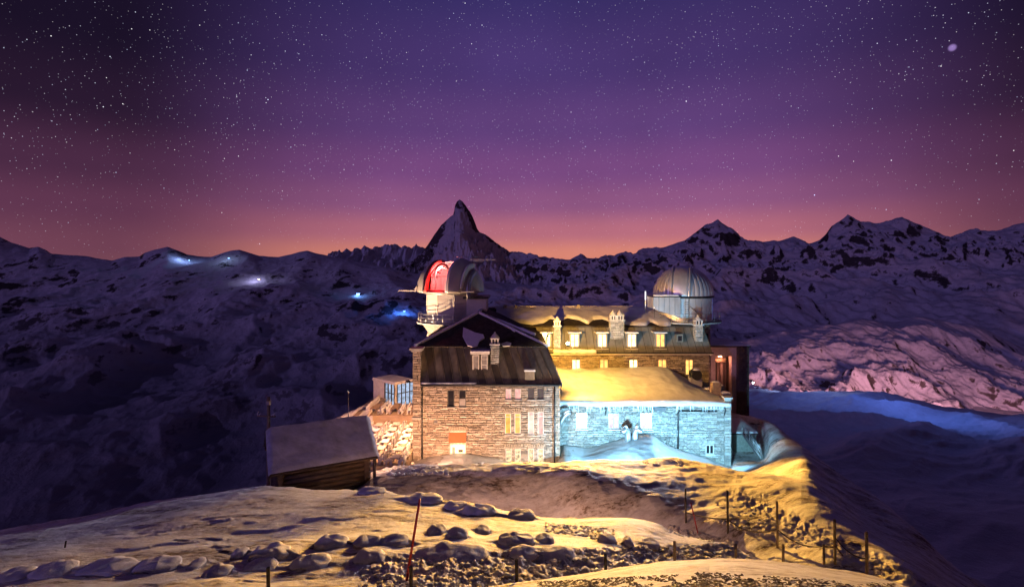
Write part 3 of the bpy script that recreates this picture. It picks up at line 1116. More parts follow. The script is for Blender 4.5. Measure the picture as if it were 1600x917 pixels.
# blue plateau below the hotel
pl = [(900, 600), (1100, 606), (1170, 612), (1250, 613), (1330, 614), (1380, 617), (1430, 627), (1480, 640), (1540, 645), (1600, 650), (1750, 668), (2300, 720)]
M6 = [const(100, 1120, (900, 2300)), const(170, 930, (900, 2300)), const(270, 800, (900, 2300)), [(900, 480, 690), (1300, 480, 700), (1600, 480, 725), (2300, 480, 760)],
      [(900, 850, 640), (1300, 850, 648), (1600, 850, 676), (2300, 850, 730)], [(p, 1350, y) for p, y in pl], drop_line([(p, 1350, y) for p, y in pl], 380, 260)]


def m6_noise(X, Y, Z, ts, px):
    a = np.interp(ts, [0, 1, 2, 3, 4, 4.7, 5, 6], [3, 6, 9, 14, 18, 14, 3, 4])
    q = X * 0.8 + Y * 0.6
    w = -X * 0.6 + Y * 0.8
    n = ridged(q * 0.0022 + 0.3, w * 0.0065 + 1.6, 2, 0.35) - 0.75
    n2 = ridged(q * 0.010, w * 0.035, 4) - 0.6
    return a * n * 1.3 + a * 0.16 * n2


layer('snow_plateau', M6, 900, 2300, 520, [10, 30, 60, 60, 60, 50, 4], 'plateau', m6_noise,
      'smooth blue snow plateau with wind ridges below the hotel', 'plateau')


# ------------------------------------------------------------------ parts for buildings
def stones(m, u0, u1, z0, z1, mp, openings=(), h=(0.11, 0.23), w=(0.22, 0.85), d=(0.12, 0.18), gap=0.012):
    """courses of rough stones on a wall; mp(u, z, depth) gives the place, openings are (u0, u1, z0, z1)"""
    z = z0
    while z < z1 - 0.05:
        hh = min(random.uniform(*h), z1 - z)
        if z1 - z - hh < 0.1:
            hh = z1 - z
        u = u0 - random.uniform(0, 0.3)
        spans = [(u0, u1)]
        for (a, b, c, e) in openings:
            if c < z + hh - 0.04 and e > z + 0.04:
                ns = []
                for (p, q) in spans:
                    if b <= p or a >= q:
                        ns.append((p, q))
                    else:
                        if a - p > 0.08:
                            ns.append((p, a))
                        if q - b > 0.08:
                            ns.append((b, q))
                spans = ns
        for (p, q) in spans:
            u = p
            while u < q - 0.02:
                ww = min(random.uniform(*w), q - u)
                if q - u - ww < 0.15:
                    ww = q - u
                dd = random.uniform(*d)
                g = gap * 0.5
                j = [random.uniform(-0.02, 0.02) for _ in range(4)]
                a, b, c, e = u + g, u + ww - g, z + g, z + hh - g
                bv = min(0.022, hh * 0.14)
                base = [(a, c), (b, c), (b, e), (a, e)]
                top = [(a + bv, c + bv + j[0]), (b - bv, c + bv + j[1]), (b - bv, e - bv + j[2]), (a + bv, e - bv + j[3])]
                vv = [mp(x, y, 0.0) for x, y in base] + [mp(x, y, dd + random.uniform(-0.02, 0.02)) for x, y in top]
                m.add(vv, [(4, 5, 6, 7), (0, 1, 5, 4), (1, 2, 6, 5), (2, 3, 7, 6), (3, 0, 4, 7)])
                u += ww
        z += hh
    return m


def front(Y):
    return lambda u, z, d: (u, Y - d, z)


def window(parent, x0, x1, z0, z1, Y, glass, frame='window_frame', mull=1, trans=(), sill=True, fw=0.07, sillmat='concrete'):
    """window set in an opening of a wall facing -Y; Y is the back plane of the opening"""
    w = empty('window', (0, 0, 0))
    w.parent = parent
    MB().box(x0 + 0.01, x1 - 0.01, Y - 0.05, Y - 0.01, z0 + 0.01, z1 - 0.01).build('pane', glass, w)
    m = MB()
    y0, y1 = Y - 0.10, Y - 0.052
    m.box(x0, x0 + fw, y0, y1, z0, z1).box(x1 - fw, x1, y0, y1, z0, z1)
    m.box(x0 + fw, x1 - fw, y0, y1, z0, z0 + fw).box(x0 + fw, x1 - fw, y0, y1, z1 - fw, z1)
    for k in range(mull):
        xc = x0 + (x1 - x0) * (k + 1) / (mull + 1)
        m.box(xc - fw * 0.5, xc + fw * 0.5, y0 + 0.005, y1, z0 + fw, z1 - fw)
    for t in trans:
        zc = z0 + (z1 - z0) * t
        m.box(x0 + fw, x1 - fw, y0 + 0.01, y1, zc - fw * 0.4, zc + fw * 0.4)
    m.build('frame', frame, w)
    if sill:
        MB().box(x0 - 0.08, x1 + 0.08, Y - 0.33, Y - 0.03, z0 - 0.09, z0 - 0.005).build('sill', sillmat, w)
    return w


def heightslab(name, fn, x0, x1, y0, y1, nx, ny, mat, parent, t=0.15):
    """closed sheet over a rectangle: top from fn(x, y), underside t lower"""
    v, f = [], []
    for j in range(ny + 1):
        for i in range(nx + 1):
            x = x0 + (x1 - x0) * i / nx
            y = y0 + (y1 - y0) * j / ny
            v.append((x, y, fn(x, y)))
    n = len(v)
    v += [(x, y, z - t) for x, y, z in v]
    w = nx + 1
    for j in range(ny):
        for i in range(nx):
            a = j * w + i
            f.append((a, a + 1, a + w + 1, a + w))
            f.append((n + a, n + a + w, n + a + w + 1, n + a + 1))
    for i in range(nx):
        f.append((i, n + i, n + i + 1, i + 1))
        a = ny * w + i
        f.append((a, a + 1, n + a + 1, n + a))
    for j in range(ny):
        a = j * w
        f.append((a, a + w, n + a + w, n + a))
        a = j * w + nx
        f.append((a, n + a, n + a + w, a + w))
    m = MB().add(v, f, True)
    return m.build(name, mat, parent)


def nz(x, y, s=1.0, o=3):
    return float(fbm(np.array([x * s]), np.array([y * s]), o)[0])


def snow_strip(a, b, r, mat, parent, name='snow_strip', n=14, seed=0.0, flat=0.6):
    """snow lying along an edge"""
    a, b = Vector(a), Vector(b)
    pts, rs = [], []
    for i in range(n + 1):
        t = i / n
        p = a.lerp(b, t)
        q = r * (0.75 + 0.5 * nz(t * 7 + seed, seed, 1.0, 2) + 0.2)
        pts.append(p + Vector((0, 0, q * 0.2)))
        rs.append(max(0.03, q))
    m = MB().tube(pts, rs, 8)
    return m.build(name, mat, parent)


def chimney(parent, x, y, z0, z1, w, d, caps=1, mat='stone_pale', shaft_top=None):
    """stone shaft with an open lantern and a rounded cap"""
    c = empty('chimney')
    c.parent = parent
    zl = z1 - 1.35
    MB().box(x - w / 2 + 0.12, x + w / 2 - 0.12, y - d / 2 + 0.12, y + d / 2 - 0.12, z0, zl).build('shaft_core', 'mortar', c)
    m = MB()
    stones(m, x - w / 2, x + w / 2, z0, zl, lambda u, z, q: (u, y - d / 2 + 0.12 - q, z), h=(0.16, 0.26), w=(0.25, 0.6))
    stones(m, y - d / 2, y + d / 2, z0, zl, lambda u, z, q: (x - w / 2 + 0.12 - q, u, z), h=(0.16, 0.26), w=(0.25, 0.6))
    stones(m, y - d / 2, y + d / 2, z0, zl, lambda u, z, q: (x + w / 2 - 0.12 + q, u, z), h=(0.16, 0.26), w=(0.25, 0.6))
    m.build('shaft_stones', mat, c)['kind'] = 'stuff'
    MB().box(x - w / 2 - 0.13, x + w / 2 + 0.13, y - d / 2 - 0.13, y + d / 2 + 0.13, zl, zl + 0.14).build('ledge', 'render_white', c)
    cw = w / caps
    for k in range(caps):
        cx = x - w / 2 + cw * (k + 0.5)
        hw = cw / 2 - 0.02
        m = MB()
        for sx in (-1, 0, 1):
            for sy in (-1, 1):
                px_ = cx + sx * (hw - 0.08)
                py_ = y + sy * (d / 2 - 0.1)
                MB().box(px_ - 0.07, px_ + 0.07, py_ - 0.07, py_ + 0.07, zl + 0.142, zl + 0.62).build('lantern_post', 'render_white', c)
        MB().box(cx - hw * 0.6, cx + hw * 0.6, y - d * 0.22, y + d * 0.22, zl + 0.143, zl + 0.6).build('flue', 'dark_metal', c)
        cap = MB().box(cx - hw - 0.06, cx + hw + 0.06, y - d / 2 - 0.06, y + d / 2 + 0.06, zl + 0.621, zl + 0.74)
        cap.lathe((cx, y, zl + 0.741), [(hw * 1.0, 0), (hw * 0.92, 0.16), (hw * 0.55, 0.34), (hw * 0.28, 0.44), (hw * 0.2, 0.58), (0.001, 0.64)], 12)
        cap.build('cap', 'render_white', c)
    return c


def railing(parent, pts, h=1.05, r=0.035, mat='galvanised', rails=(1.0, 0.55, 0.2), closed=False):
    q = list(pts) + ([pts[0]] if closed else [])
    for z in rails:
        MB().tube([(p[0], p[1], p[2] + h * z) for p in q], r * 0.8, 6).build('rail', mat, parent)
    p0 = MB().tube([(0, 0, 0), (0, 0, h)], r, 6).build('post', mat, parent)
    for i, p in enumerate(pts):
        (p0 if i == 0 else share(p0, parent)).location = p


def light(kind, loc, energy, color, parent=None, radius=0.15, target=None, angle=120, blend=0.6, name='bulb'):
    d = bpy.data.lights.new(name, kind)
    d.energy = energy
    d.color = color
    d.shadow_soft_size = radius
    o = bpy.data.objects.new(name, d)
    COL.objects.link(o)
    o.location = loc
    if kind == 'SPOT':
        d.spot_size = R(angle)
        d.spot_blend = blend
        v = Vector(target) - Vector(loc)
        o.rotation_euler = v.to_track_quat('-Z', 'Y').to_euler()
    if parent is not None:
        o.parent = parent
    return o


def floodlight(loc, target, energy, color, lens, label, mount=None, angle=120, radius=0.12, size=0.18, blend=0.7, cat='floodlight', group=None, name='floodlight'):
    """box-shaped floodlight on a bracket, aimed at target"""
    root = empty(name, loc)
    loc = Vector(loc)
    d = (Vector(target) - loc).normalized()
    a = d.cross(Vector((0, 0, 1))).normalized()
    b = a.cross(d).normalized()
    s = size

    def q(x, y, z):
        return tuple(a * x + d * y + b * z)
    MB().hexa([q(-s, -0.8 * s, -0.7 * s), q(s, -0.8 * s, -0.7 * s), q(s, 0, -0.75 * s), q(-s, 0, -0.75 * s), q(-s * 0.8, -0.8 * s, 0.6 * s), q(s * 0.8, -0.8 * s, 0.6 * s), q(s, 0, 0.75 * s), q(-s, 0, 0.75 * s)]).build('housing', 'dark_metal', root)
    MB().hexa([q(-s * 0.9, 0.002, -0.66 * s), q(s * 0.9, 0.002, -0.66 * s), q(s * 0.9, 0.02, -0.66 * s), q(-s * 0.9, 0.02, -0.66 * s), q(-s * 0.9, 0.002, 0.66 * s), q(s * 0.9, 0.002, 0.66 * s), q(s * 0.9, 0.02, 0.66 * s), q(-s * 0.9, 0.02, 0.66 * s)]).build('lens', lens, root)
    if mount is not None:
        mo = Vector(mount) - loc
        MB().tube([q(0, -0.4 * s, -0.75 * s), mo], 0.035, 6).build('bracket', 'dark_metal', root)
    light('SPOT', tuple(d * (0.06 + s * 0.3)), energy, color, root, radius, tuple(d * 10), angle, blend)
    tag(root, label, cat, group)
    return root


# ------------------------------------------------------------------ hotel wing with the tall stone front
AY = 53.0                                   # plane of the wall core; stones stand proud of it


def ax(p):
    return PX(p, AY)


def az_(p):
    return PZ(p, AY)


def build_wing():
    H = empty('hotel_wing', (-2.6, 59, 0.5))
    H.location = (0, 0, 0)
    x0, x1 = ax(648), ax(875)
    zb, ze = -0.6, az_(598)
    core = MB().box(x0 + 0.25, x1 - 0.25, AY, AY + 14, zb, ze)
    core.build('wall', 'mortar', H)
    op = []
    wins = []

    def w(a, b, c, d, glass, **k):
        op.append((ax(a), ax(b), az_(d), az_(c)))
        wins.append((ax(a), ax(b), az_(d), az_(c), glass, k))
    w(699.5, 710, 609, 635, 'glass_dark', frame='window_frame_dark', mull=0)
    w(717.5, 728, 609, 635, 'glass_dark', frame='window_frame_dark', mull=0)
    w(790, 799, 607, 623, 'win_pink', mull=1, fw=0.06)
    w(804.5, 814, 607, 623, 'win_pink', mull=1, fw=0.06)
    w(825, 834.5, 607, 623, 'win_violet', mull=1, trans=(0.33, 0.66), fw=0.05, frame='window_frame_dark')
    w(840, 849.5, 607, 623, 'win_violet', mull=1, trans=(0.33, 0.66), fw=0.05, frame='window_frame_dark')
    w(789, 798.5, 645, 677, 'win_orange', mull=0, trans=(0.82,), fw=0.07)
    w(804, 813.5, 645, 677, 'win_orange', mull=0, trans=(0.82,), fw=0.07)
    w(825, 834.5, 643, 678, 'win_pink', mull=0, trans=(0.82,), fw=0.07)
    w(840, 849.5, 643, 678, 'win_pink', mull=0, trans=(0.82,), fw=0.07)
    for a in (790, 804.5, 825, 840):
        w(a, a + 9.5, 700, 727, 'win_cream', mull=0, trans=(0.7,), fw=0.07)
    shop = (ax(703), ax(728), az_(709), az_(673))
    op.append(shop)
    op.append((ax(678), ax(684), az_(661), az_(655)))
    m = MB()
    stones(m, x0 + 0.6, x1, zb, ze, front(AY), op)
    o = m.build('front_stones', 'stone_warm', H)
    o['kind'] = 'stuff'
    m = MB()
    stones(m, AY - 0.1, AY + 14, zb, ze, lambda u, z, d: (x1 - 0.25 + d, u, z))
    stones(m, AY + 0.9, AY + 14, zb, ze, lambda u, z, d: (x0 + 0.25 - d, u, z))
    m.build('side_stones', 'stone_warm', H)['kind'] = 'stuff'
    # corner pier rising past the eave
    zt = az_(548)
    px0, px1 = ax(646), ax(658.5)
    MB().box(px0 + 0.15, px1 - 0.12, AY - 0.35, AY + 0.6, zb, zt).build('pier', 'mortar', H)
    m = MB()
    stones(m, px0, px1, zb, zt, front(AY - 0.35), h=(0.2, 0.34), w=(0.4, 0.9))
    stones(m, AY - 0.45, AY + 0.6, zb, zt, lambda u, z, d: (px0 + 0.15 - d, u, z), h=(0.2, 0.34), w=(0.4, 0.9))
    m.build('pier_stones', 'stone_warm', H)['kind'] = 'stuff'
    MB().box(px0 - 0.12, px1 + 0.1, AY - 0.62, AY + 0.7, zt, zt + 0.16).box(px0 - 0.28, px1 + 0.2, AY - 0.75, AY + 0.8, zt + 0.161, zt + 0.34).build('pier_cap', 'concrete', H)
    MB().box(px0 - 0.1, px1 + 0.06, AY - 0.62, AY - 0.3, az_(652), az_(650)).build('pier_band', 'concrete', H)
    for (a, b, c, d, g, k) in wins:
        window(H, a, b, c, d, AY, g, **k)
    # second dark window: lower half screened
    MB().box(ax(718.2), ax(727.3), AY - 0.14, AY - 0.104, az_(634), az_(622)).build('window_screen', 'glass_pale', H)
    MB().box(ax(678.2), ax(683.8), AY - 0.02, AY - 0.003, az_(660.8), az_(655.2)).build('air_vent', 'dark_metal', H)
    # voussoirs over the tall windows and the shop window
    v0 = MB().hexa([(-0.05, 0, 0), (0.05, 0, 0), (0.05, 0.16, 0), (-0.05, 0.16, 0), (-0.062, 0, 0.5), (0.062, 0, 0.5), (0.062, 0.16, 0.5), (-0.062, 0.16, 0.5)])
    ob = v0.build('lintel_stone', 'stone_warm', H)
    first = True
    for (pa, pb, pt) in ((789, 798.5, 645), (804, 813.5, 645), (825, 834.5, 643), (840, 849.5, 643), (703, 728, 673), (790, 799.5, 700), (804.5, 814, 700), (825, 834.5, 700), (840, 849.5, 700)):
        a, b = ax(pa), ax(pb)
        n = max(4, int((b - a) / 0.15))
        for k in range(n):
            t = (k + 0.5) / n
            c = ob if first else share(ob, H)
            first = False
            c.location = (a + (b - a) * t, AY - 0.27, az_(pt) + 0.02)
            c.rotation_euler = (0, (t - 0.5) * 0.7, 0)
            c.scale = (1, 1, random.uniform(0.85, 1.15))
    # shop window: awning over a bright display
    sw = empty('shop_window')
    sw.parent = H
    a, b, c, d = shop
    MB().box(a + 0.02, b - 0.02, AY - 0.05, AY - 0.012, c + 0.02, d - 0.02).build('pane', 'win_bright', sw)
    m = MB().box(a, a + 0.09, AY - 0.12, AY - 0.052, c, d).box(b - 0.09, b, AY - 0.12, AY - 0.052, c, d)
    for t in (0.0, 0.48, 0.95):
        m.box(a + 0.09, b - 0.09, AY - 0.115, AY - 0.052, c + (d - c) * t, c + (d - c) * t + 0.09)
    m.build('frame', 'window_frame', sw)
    z1, z0 = c + (d - c) * 0.96, c + (d - c) * 0.56
    MB().slab([(a - 0.05, AY - 0.62, z0), (b + 0.05, AY - 0.62, z0), (b + 0.05, AY - 0.13, z1), (a - 0.05, AY - 0.13, z1)], 0.03).build('awning', 'awning', sw)
    stp = MB().box(-0.035, 0.035, 0, 0.012, 0, 0.18).build('awning_flap', 'awning', sw)
    nfl = 12
    for k in range(nfl):
        (stp if k == 0 else share(stp, sw)).location = (a + (b - a) * (k + 0.5) / nfl, AY - 0.62, z0 - 0.2)
    MB().box(a + 0.25, a + 0.55, AY - 0.2, AY - 0.125, c + 0.1, c + 0.75).build('display_board', 'green_render', sw)
    MB().box(a + 0.9, a + 1.35, AY - 0.2, AY - 0.125, c + 0.25, c + 0.5).build('display_board', 'brown_wall', sw)
    # rain pipes
    for p in (660.5, 866):
        MB().tube([(ax(p), AY - 0.34, ze - 0.1), (ax(p), AY - 0.34, zb + 0.6)], 0.07, 8).build('rain_pipe', 'dark_metal', H)
    # mansard
    ey, ty = AY - 0.55, AY + 1.7
    zt2 = PZ(541, ty)
    ex0, ex1 = ax(659), ax(876.5) + 0.05
    tx0, tx1 = PX(652, ty), PX(853.5, ty)
    MB().box(ex0, ex1, ey - 0.14, ey + 0.4, ze - 0.22, ze - 0.02).build('eave', 'dark_metal', H)
    MB().tube([(ex0, ey - 0.2, ze - 0.05), (ex1, ey - 0.2, ze - 0.05)], 0.09, 8).build('gutter', 'dark_metal', H)

    def mans(s, t, o=0.0):
        """point on the front slope: s along 0..1, t up 0..1, o outwards"""
        xx = (ex0 + (ex1 - ex0) * s) * (1 - t) + (tx0 + (tx1 - tx0) * s) * t
        yy = ey + (ty - ey) * t
        zz = ze + (zt2 - ze) * t
        n = Vector((0, -(zt2 - ze), (ty - ey))).normalized()
        return Vector((xx, yy, zz)) + n * o
    roof = MB().slab([mans(0, 0), mans(1, 0), mans(1, 1), mans(0, 1)], 0.12)
    rs = [(ex1, ey, ze), (ex1, AY + 14, ze), (tx1, AY + 14, zt2), (tx1, ty, zt2)]
    roof.slab(rs, 0.12)
    ls = [(ex0 - 0.7, AY + 14, ze), (ex0 - 0.7, ey + 1.0, ze), (tx0, ty, zt2), (tx0, AY + 14, zt2)]
    roof.slab(ls, 0.12)
    roof.build('mansard', 'roof_metal_dark', H)
    npan = 17
    for k in range(npan):
        s0, s1 = k / npan, (k + 1) / npan
        if 0.36 < (s0 + s1) / 2 < 0.55 and False:
            continue
        lift = 0.05 + random.uniform(0, 0.035)
        g = 0.10 / npan
        q = [mans(s0 + g, 0.0, lift), mans(s1 - g, 0.0, lift), mans(s1 - g, 0.985, lift), mans(s0 + g, 0.985, lift)]
        MB().slab(q, lift - 0.012).build('roof_panel', 'roof_metal' if (k % 2 == 0 or k > 11) else 'roof_metal_dark', H)
        if k:
            MB().tube([mans(s0, 0.0, 0.09), mans(s0, 0.99, 0.09)], 0.045, 5).build('seam', 'roof_metal', H)
    MB().tube([mans(1, 0, 0.02), mans(1, 1, 0.02)], 0.07, 6).build('corner_ridge', 'roof_grey', H)
    # upper hipped roof
    ap = P(748, 489, 60.5)
    bk = Vector((ap.x, 70.5, ap.z))
    fl, fr = Vector((tx0 - 0.25, ty - 0.2, zt2 + 0.02)), Vector((tx1 + 0.15, ty - 0.2, zt2 + 0.02))
    bl, brr = Vector((tx0 - 0.25, 70.5, zt2 + 0.02)), Vector((tx1 + 0.15, 70.5, zt2 + 0.02))
    up = MB()
    up.poly_slab([fl, fr, ap], 0.14)
    up.poly_slab([fr, brr, bk, ap], 0.14)
    up.poly_slab([bl, fl, ap, bk], 0.14)
    ur = up.build('hip_roof', 'roof_slate', H)
    snow_strip(fl + Vector((0, 0, 0.05)), ap + Vector((0, 0, 0.05)), 0.17, 'snow', ur, n=26, seed=1)
    snow_strip(fr + Vector((0, 0, 0.05)), ap + Vector((0, 0, 0.05)), 0.15, 'snow', ur, n=26, seed=4)
    snow_strip(ap, bk, 0.2, 'snow', ur, n=14, seed=6)

    def on_front(px, py, o):
        """where the photo ray meets the front slope of the hip roof"""
        n = (fr - fl).cross(ap - fl).normalized()
        d = Vector(((px - 800) / F, 1, -(py - HY) / F))
        c = Vector((0, 0, CZ))
        t = (fl - c).dot(n) / d.dot(n)
        return c + d * t + n * o
    pts = [(724, 513), (731, 516), (742, 521), (755, 524), (757, 529), (749, 534), (746, 541), (738, 543), (731, 541), (727, 534), (723, 526)]
    MB().poly_slab([on_front(p, q, 0.16) for p, q in reversed(pts)], 0.155).build('snow_patch', 'snow', ur)
    pts = [(783, 538), (792, 535), (799, 537), (797, 541), (786, 542)]
    MB().poly_slab([on_front(p, q, 0.12) for p, q in reversed(pts)], 0.115).build('snow_patch', 'snow', ur)
    # snow resting in the gutter
    snow_strip((ax(660), ey - 0.1, ze + 0.06), (ax(745), ey - 0.1, ze + 0.05), 0.11, 'snow', H, n=30, seed=9)
    # snow along the right hand hip: broken sheets
    for k, (pa, qa, pb, qb, wd) in enumerate(((760, 494, 836, 523, 0.35), (768, 504, 805, 518, 0.25))):
        n = (brr - fr).cross(ap - fr)
        snow_strip(P(pa, qa, 60.6), P(pb, qb, 57.0), wd * 0.6, 'snow', ur, n=20, seed=12 + k)
    # dormer
    D = empty('dormer')
    D.parent = H
    dx0, dx1 = PX(735.5, 53.4), PX(765, 53.4)
    dz0, dz1 = PZ(583, 53.4), PZ(551, 53.4)
    dy = 53.25
    MB().box(dx0 + 0.12, dx1 - 0.12, dy + 0.06, dy + 2.4, dz0, dz1 - 0.12).build('cheeks', 'roof_metal_dark', D)
    MB().box(dx0, dx1, dy - 0.2, dy + 2.5, dz1 - 0.118, dz1 + 0.1).build('dormer_roof', 'render_white', D)
    MB().box(dx0 - 0.03, dx1 + 0.03, dy - 0.24, dy + 2.3, dz1 + 0.101, dz1 + 0.2).build('dormer_snow', 'snow', D)
    xm = (dx0 + dx1) / 2
    window(D, dx0 + 0.2, xm - 0.1, dz0 + 0.08, dz1 - 0.2, dy + 0.06, 'glass_pale', mull=0, fw=0.09, sill=False)
    window(D, xm + 0.1, dx1 - 0.2, dz0 + 0.08, dz1 - 0.2, dy + 0.06, 'glass_pale', mull=0, trans=(0.45, 0.75), fw=0.09, sill=False)
    MB().box(dx0 + 0.05, dx1 - 0.05, dy - 0.25, dy + 0.05, dz0 - 0.05, dz0 + 0.06).build('dormer_sill', 'timber', D)
    chimney(H, PX(773.3, 54), 54.0, PZ(575, 54), PZ(518.5, 54), 0.85, 0.85)
    # roof hatch
    hx0, hx1 = PX(820, 53), PX(835, 53)
    MB().box(hx0, hx1, 52.55, 54.1, PZ(592, 53), PZ(579, 53)).build('roof_hatch', 'roof_metal', H)
    MB().box(hx0 - 0.08, hx1 + 0.08, 52.45, 54.0, PZ(579, 53) + 0.002, PZ(577, 53) + 0.03).build('hatch_snow', 'snow', H)
    tag(H, 'stone hotel wing with dark metal mansard roof and dormer', 'hotel')
    return H


build_wing()

# ------------------------------------------------------------------ hotel main block between the two towers
BY = 66.0


def bx(p):
    return PX(p, BY)


def bz(p):
    return PZ(p, BY)


def build_main():
    H = empty('hotel_block')
    x0, x1 = bx(838), bx(1107)
    ze = bz(553)
    MB().box(x0, x1 - 0.2, BY, BY + 13, 0.0, ze).build('wall', 'mortar', H)
    op, wl = [], []
    for c, g in ((900, 'win_bright'), (943.5, 'win_gold'), (989.5, 'win_bright'), (1034.5, 'win_gold'), (1077, 'win_gold')):
        r = (bx(c - 7), bx(c + 7), bz(579), bz(561))
        if c == 1077:
            r = (bx(1070), bx(1083), bz(586), bz(561))
        op.append(r)
        wl.append((r, g))
    m = MB()
    stones(m, x0, x1, 4.5, ze, front(BY), op)
    m.build('front_stones', 'stone_warm', H)['kind'] = 'stuff'
    for r, g in wl:
        window(H, *r, BY, g, mull=1, fw=0.1, frame='timber')
    MB().box(x0, x1 + 0.3, BY - 0.75, BY + 0.3, ze, ze + 0.16).build('soffit', 'render_white', H)
    MB().box(x0, x1 + 0.35, BY - 0.85, BY + 0.2, ze + 0.161, ze + 0.30).build('eave', 'dark_metal', H)
    # mansard
    ey, ty = BY - 0.6, BY + 1.6
    e0, zt = ze + 0.301, PZ(509, BY + 1.6)
    ex0, ex1 = x0, x1 + 0.25
    tx0, tx1 = x0, PX(1099, ty)

    def mans(s, t, o=0.0):
        xx = (ex0 + (ex1 - ex0) * s) * (1 - t) + (tx0 + (tx1 - tx0) * s) * t
        n = Vector((0, -(zt - e0), ty - ey)).normalized()
        return Vector((xx, ey + (ty - ey) * t, e0 + (zt - e0) * t)) + n * o
    r = MB().slab([mans(0, 0), mans(1, 0), mans(1, 1), mans(0, 1)], 0.15)
    r.slab([(ex1, ey, e0), (ex1, BY + 13, e0), (tx1, BY + 13, zt), (tx1, ty, zt)], 0.15)
    r.build('mansard', 'roof_metal_dark', H)
    npan = 24
    for k in range(npan):
        s0, s1 = k / npan, (k + 1) / npan
        lift = 0.04 + random.uniform(0, 0.02)
        g = 0.05 / npan
        MB().slab([mans(s0 + g, 0, lift), mans(s1 - g, 0, lift), mans(s1 - g, 0.99, lift), mans(s0 + g, 0.99, lift)], lift - 0.01).build('roof_panel', 'roof_grey', H)
    # dormer windows standing in the mansard
    for c, g in ((853.5, 'win_bright'), (897.5, 'win_bright'), (940.5, 'win_bright'), (986.5, 'win_bright'), (1031, 'win_gold')):
        D = empty('dormer')
        D.parent = H
        dx0, dx1 = bx(c - 9.5), bx(c + 9.5)
        dz0, dz1 = bz(545), bz(519)
        dy = BY - 0.25
        MB().box(dx0 + 0.1, dx1 - 0.1, dy + 0.08, dy + 2.2, dz0, dz1 - 0.1).build('cheeks', 'roof_grey', D)
        MB().box(dx0 - 0.05, dx1 + 0.05, dy - 0.2, dy + 2.3, dz1 - 0.098, dz1 + 0.06).build('dormer_roof', 'render_white', D)
        window(D, bx(c - 7), bx(c + 7), dz0 + 0.08, dz1 - 0.16, dy + 0.08, g, mull=1, trans=(0.12,), fw=0.1, sill=False, frame='timber')
        MB().box(dx0, dx1, dy - 0.16, dy + 0.07, dz0 - 0.05, dz0 + 0.06).build('dormer_sill', 'render_white', D)
    # hatch
    MB().box(bx(1057), bx(1067), BY - 0.1, BY + 1.5, bz(534), bz(522)).build('roof_hatch', 'roof_grey', H)
    MB().box(bx(1059), bx(1065), BY - 0.13, BY - 0.102, bz(532.5), bz(524.5)).build('hatch_glass', 'glass_dark', H)
    # upper roof
    ry, rz_ = BY + 7.2, PZ(482, BY + 7.2)
    up = MB().slab([(x0 - 7, ty - 0.25, zt), (tx1 + 0.3, ty - 0.25, zt), (tx1 + 0.3, ry, rz_), (x0 - 7, ry, rz_)], 0.2)
    up.slab([(tx1 + 0.3, BY + 13, zt), (x0 - 7, BY + 13, zt), (x0 - 7, ry, rz_), (tx1 + 0.3, ry, rz_)], 0.2)
    U = up.build('upper_roof', 'roof_slate', H)
    nrm = Vector((0, -(rz_ - zt), ry - ty + 0.25)).normalized()

    # snow sheet with a scalloped lower edge; bare metal shows below
    edge = [(775, 500), (800, 503), (830, 508), (848, 505), (860, 498), (872, 503), (888, 497), (905, 501), (915, 507), (925, 500), (940, 499), (955, 505), (968, 507), (985, 509), (1003, 509), (1012, 503), (1022, 510), (1034, 513), (1040, 508), (1043, 500)]
    cols = 90
    v, f = [], []
    rows = 14
    exs = [e[0] for e in edge]
    eys = [e[1] for e in edge]
    for i in range(cols + 1):
        px = 775 + (1040 - 775) * i / cols
        pe = np.interp(px, exs, eys)
        # fraction down the slope where the edge falls
        best = min(range(0, 101), key=lambda q: abs(HY + (CZ - (rz_ + (zt - rz_) * q / 100)) / (ry + (ty - 0.25 - ry) * q / 100) * F - pe))
        fe = best / 100.0
        for j in range(rows + 1):
            t = fe * j / rows
            y = ry + (ty - 0.25 - ry) * t
            z = rz_ + (zt - rz_) * t
            th = 0.34 + 0.12 * nz(px * 0.05, t * 4, 1.0, 3)
            if j == rows:
                th = 0.02
            elif j == rows - 1:
                th *= 0.8
            x = PX(px, BY + 4.0)
            p = Vector((x, y, z)) + nrm * th
            v.append(tuple(p))
    for i in range(cols):
        for j in range(rows):
            a = i * (rows + 1) + j
            f.append((a, a + 1, a + rows + 2, a + rows + 1))
    MB().add(v, f, True).build('snow_sheet', 'roof_snow', U)
    snow_strip((PX(775, ry), ry, rz_ + 0.1), (PX(1020, ry), ry, rz_ + 0.1), 0.25, 'roof_snow', U, 'ridge_snow', n=40, seed=21)
    # snow heaped on the eave
    snow_strip((bx(864), BY - 0.75, e0 + 0.1), (bx(930), BY - 0.75, e0 + 0.08), 0.26, 'snow', H, n=22, seed=23)
    chimney(H, bx(870), BY - 0.2, bz(551), bz(493), 0.85, 0.85)
    chimney(H, PX(963, BY + 1), BY + 1.0, PZ(540, BY + 1), PZ(484.5, BY + 1), 1.75, 1.0, caps=2)
    chimney(H, PX(1090.5, BY + 0.4), BY + 0.4, PZ(533, BY + 0.4), PZ(492, BY + 0.4), 0.95, 0.95)
    # short ridge posts and stub chimneys
    for (p, q, w_) in ((789, 484, 0.5), (806, 488, 0.28), (903, 485, 0.55)):
        x, y = PX(p, ry - 0.4), ry - 0.4
        MB().box(x - w_ / 2, x + w_ / 2, y - 0.3, y + 0.3, rz_ - 0.4, rz_ + 0.55).build('vent_stub', 'concrete', U)
    tag(H, 'long stone hotel block with gold-lit dormers and snowy roof', 'hotel')


build_main()

# ------------------------------------------------------------------ annex with the snow-laden roof
CY = 56.0


def cx(p):
    return PX(p, CY)


def czp(p):
    return PZ(p, CY)


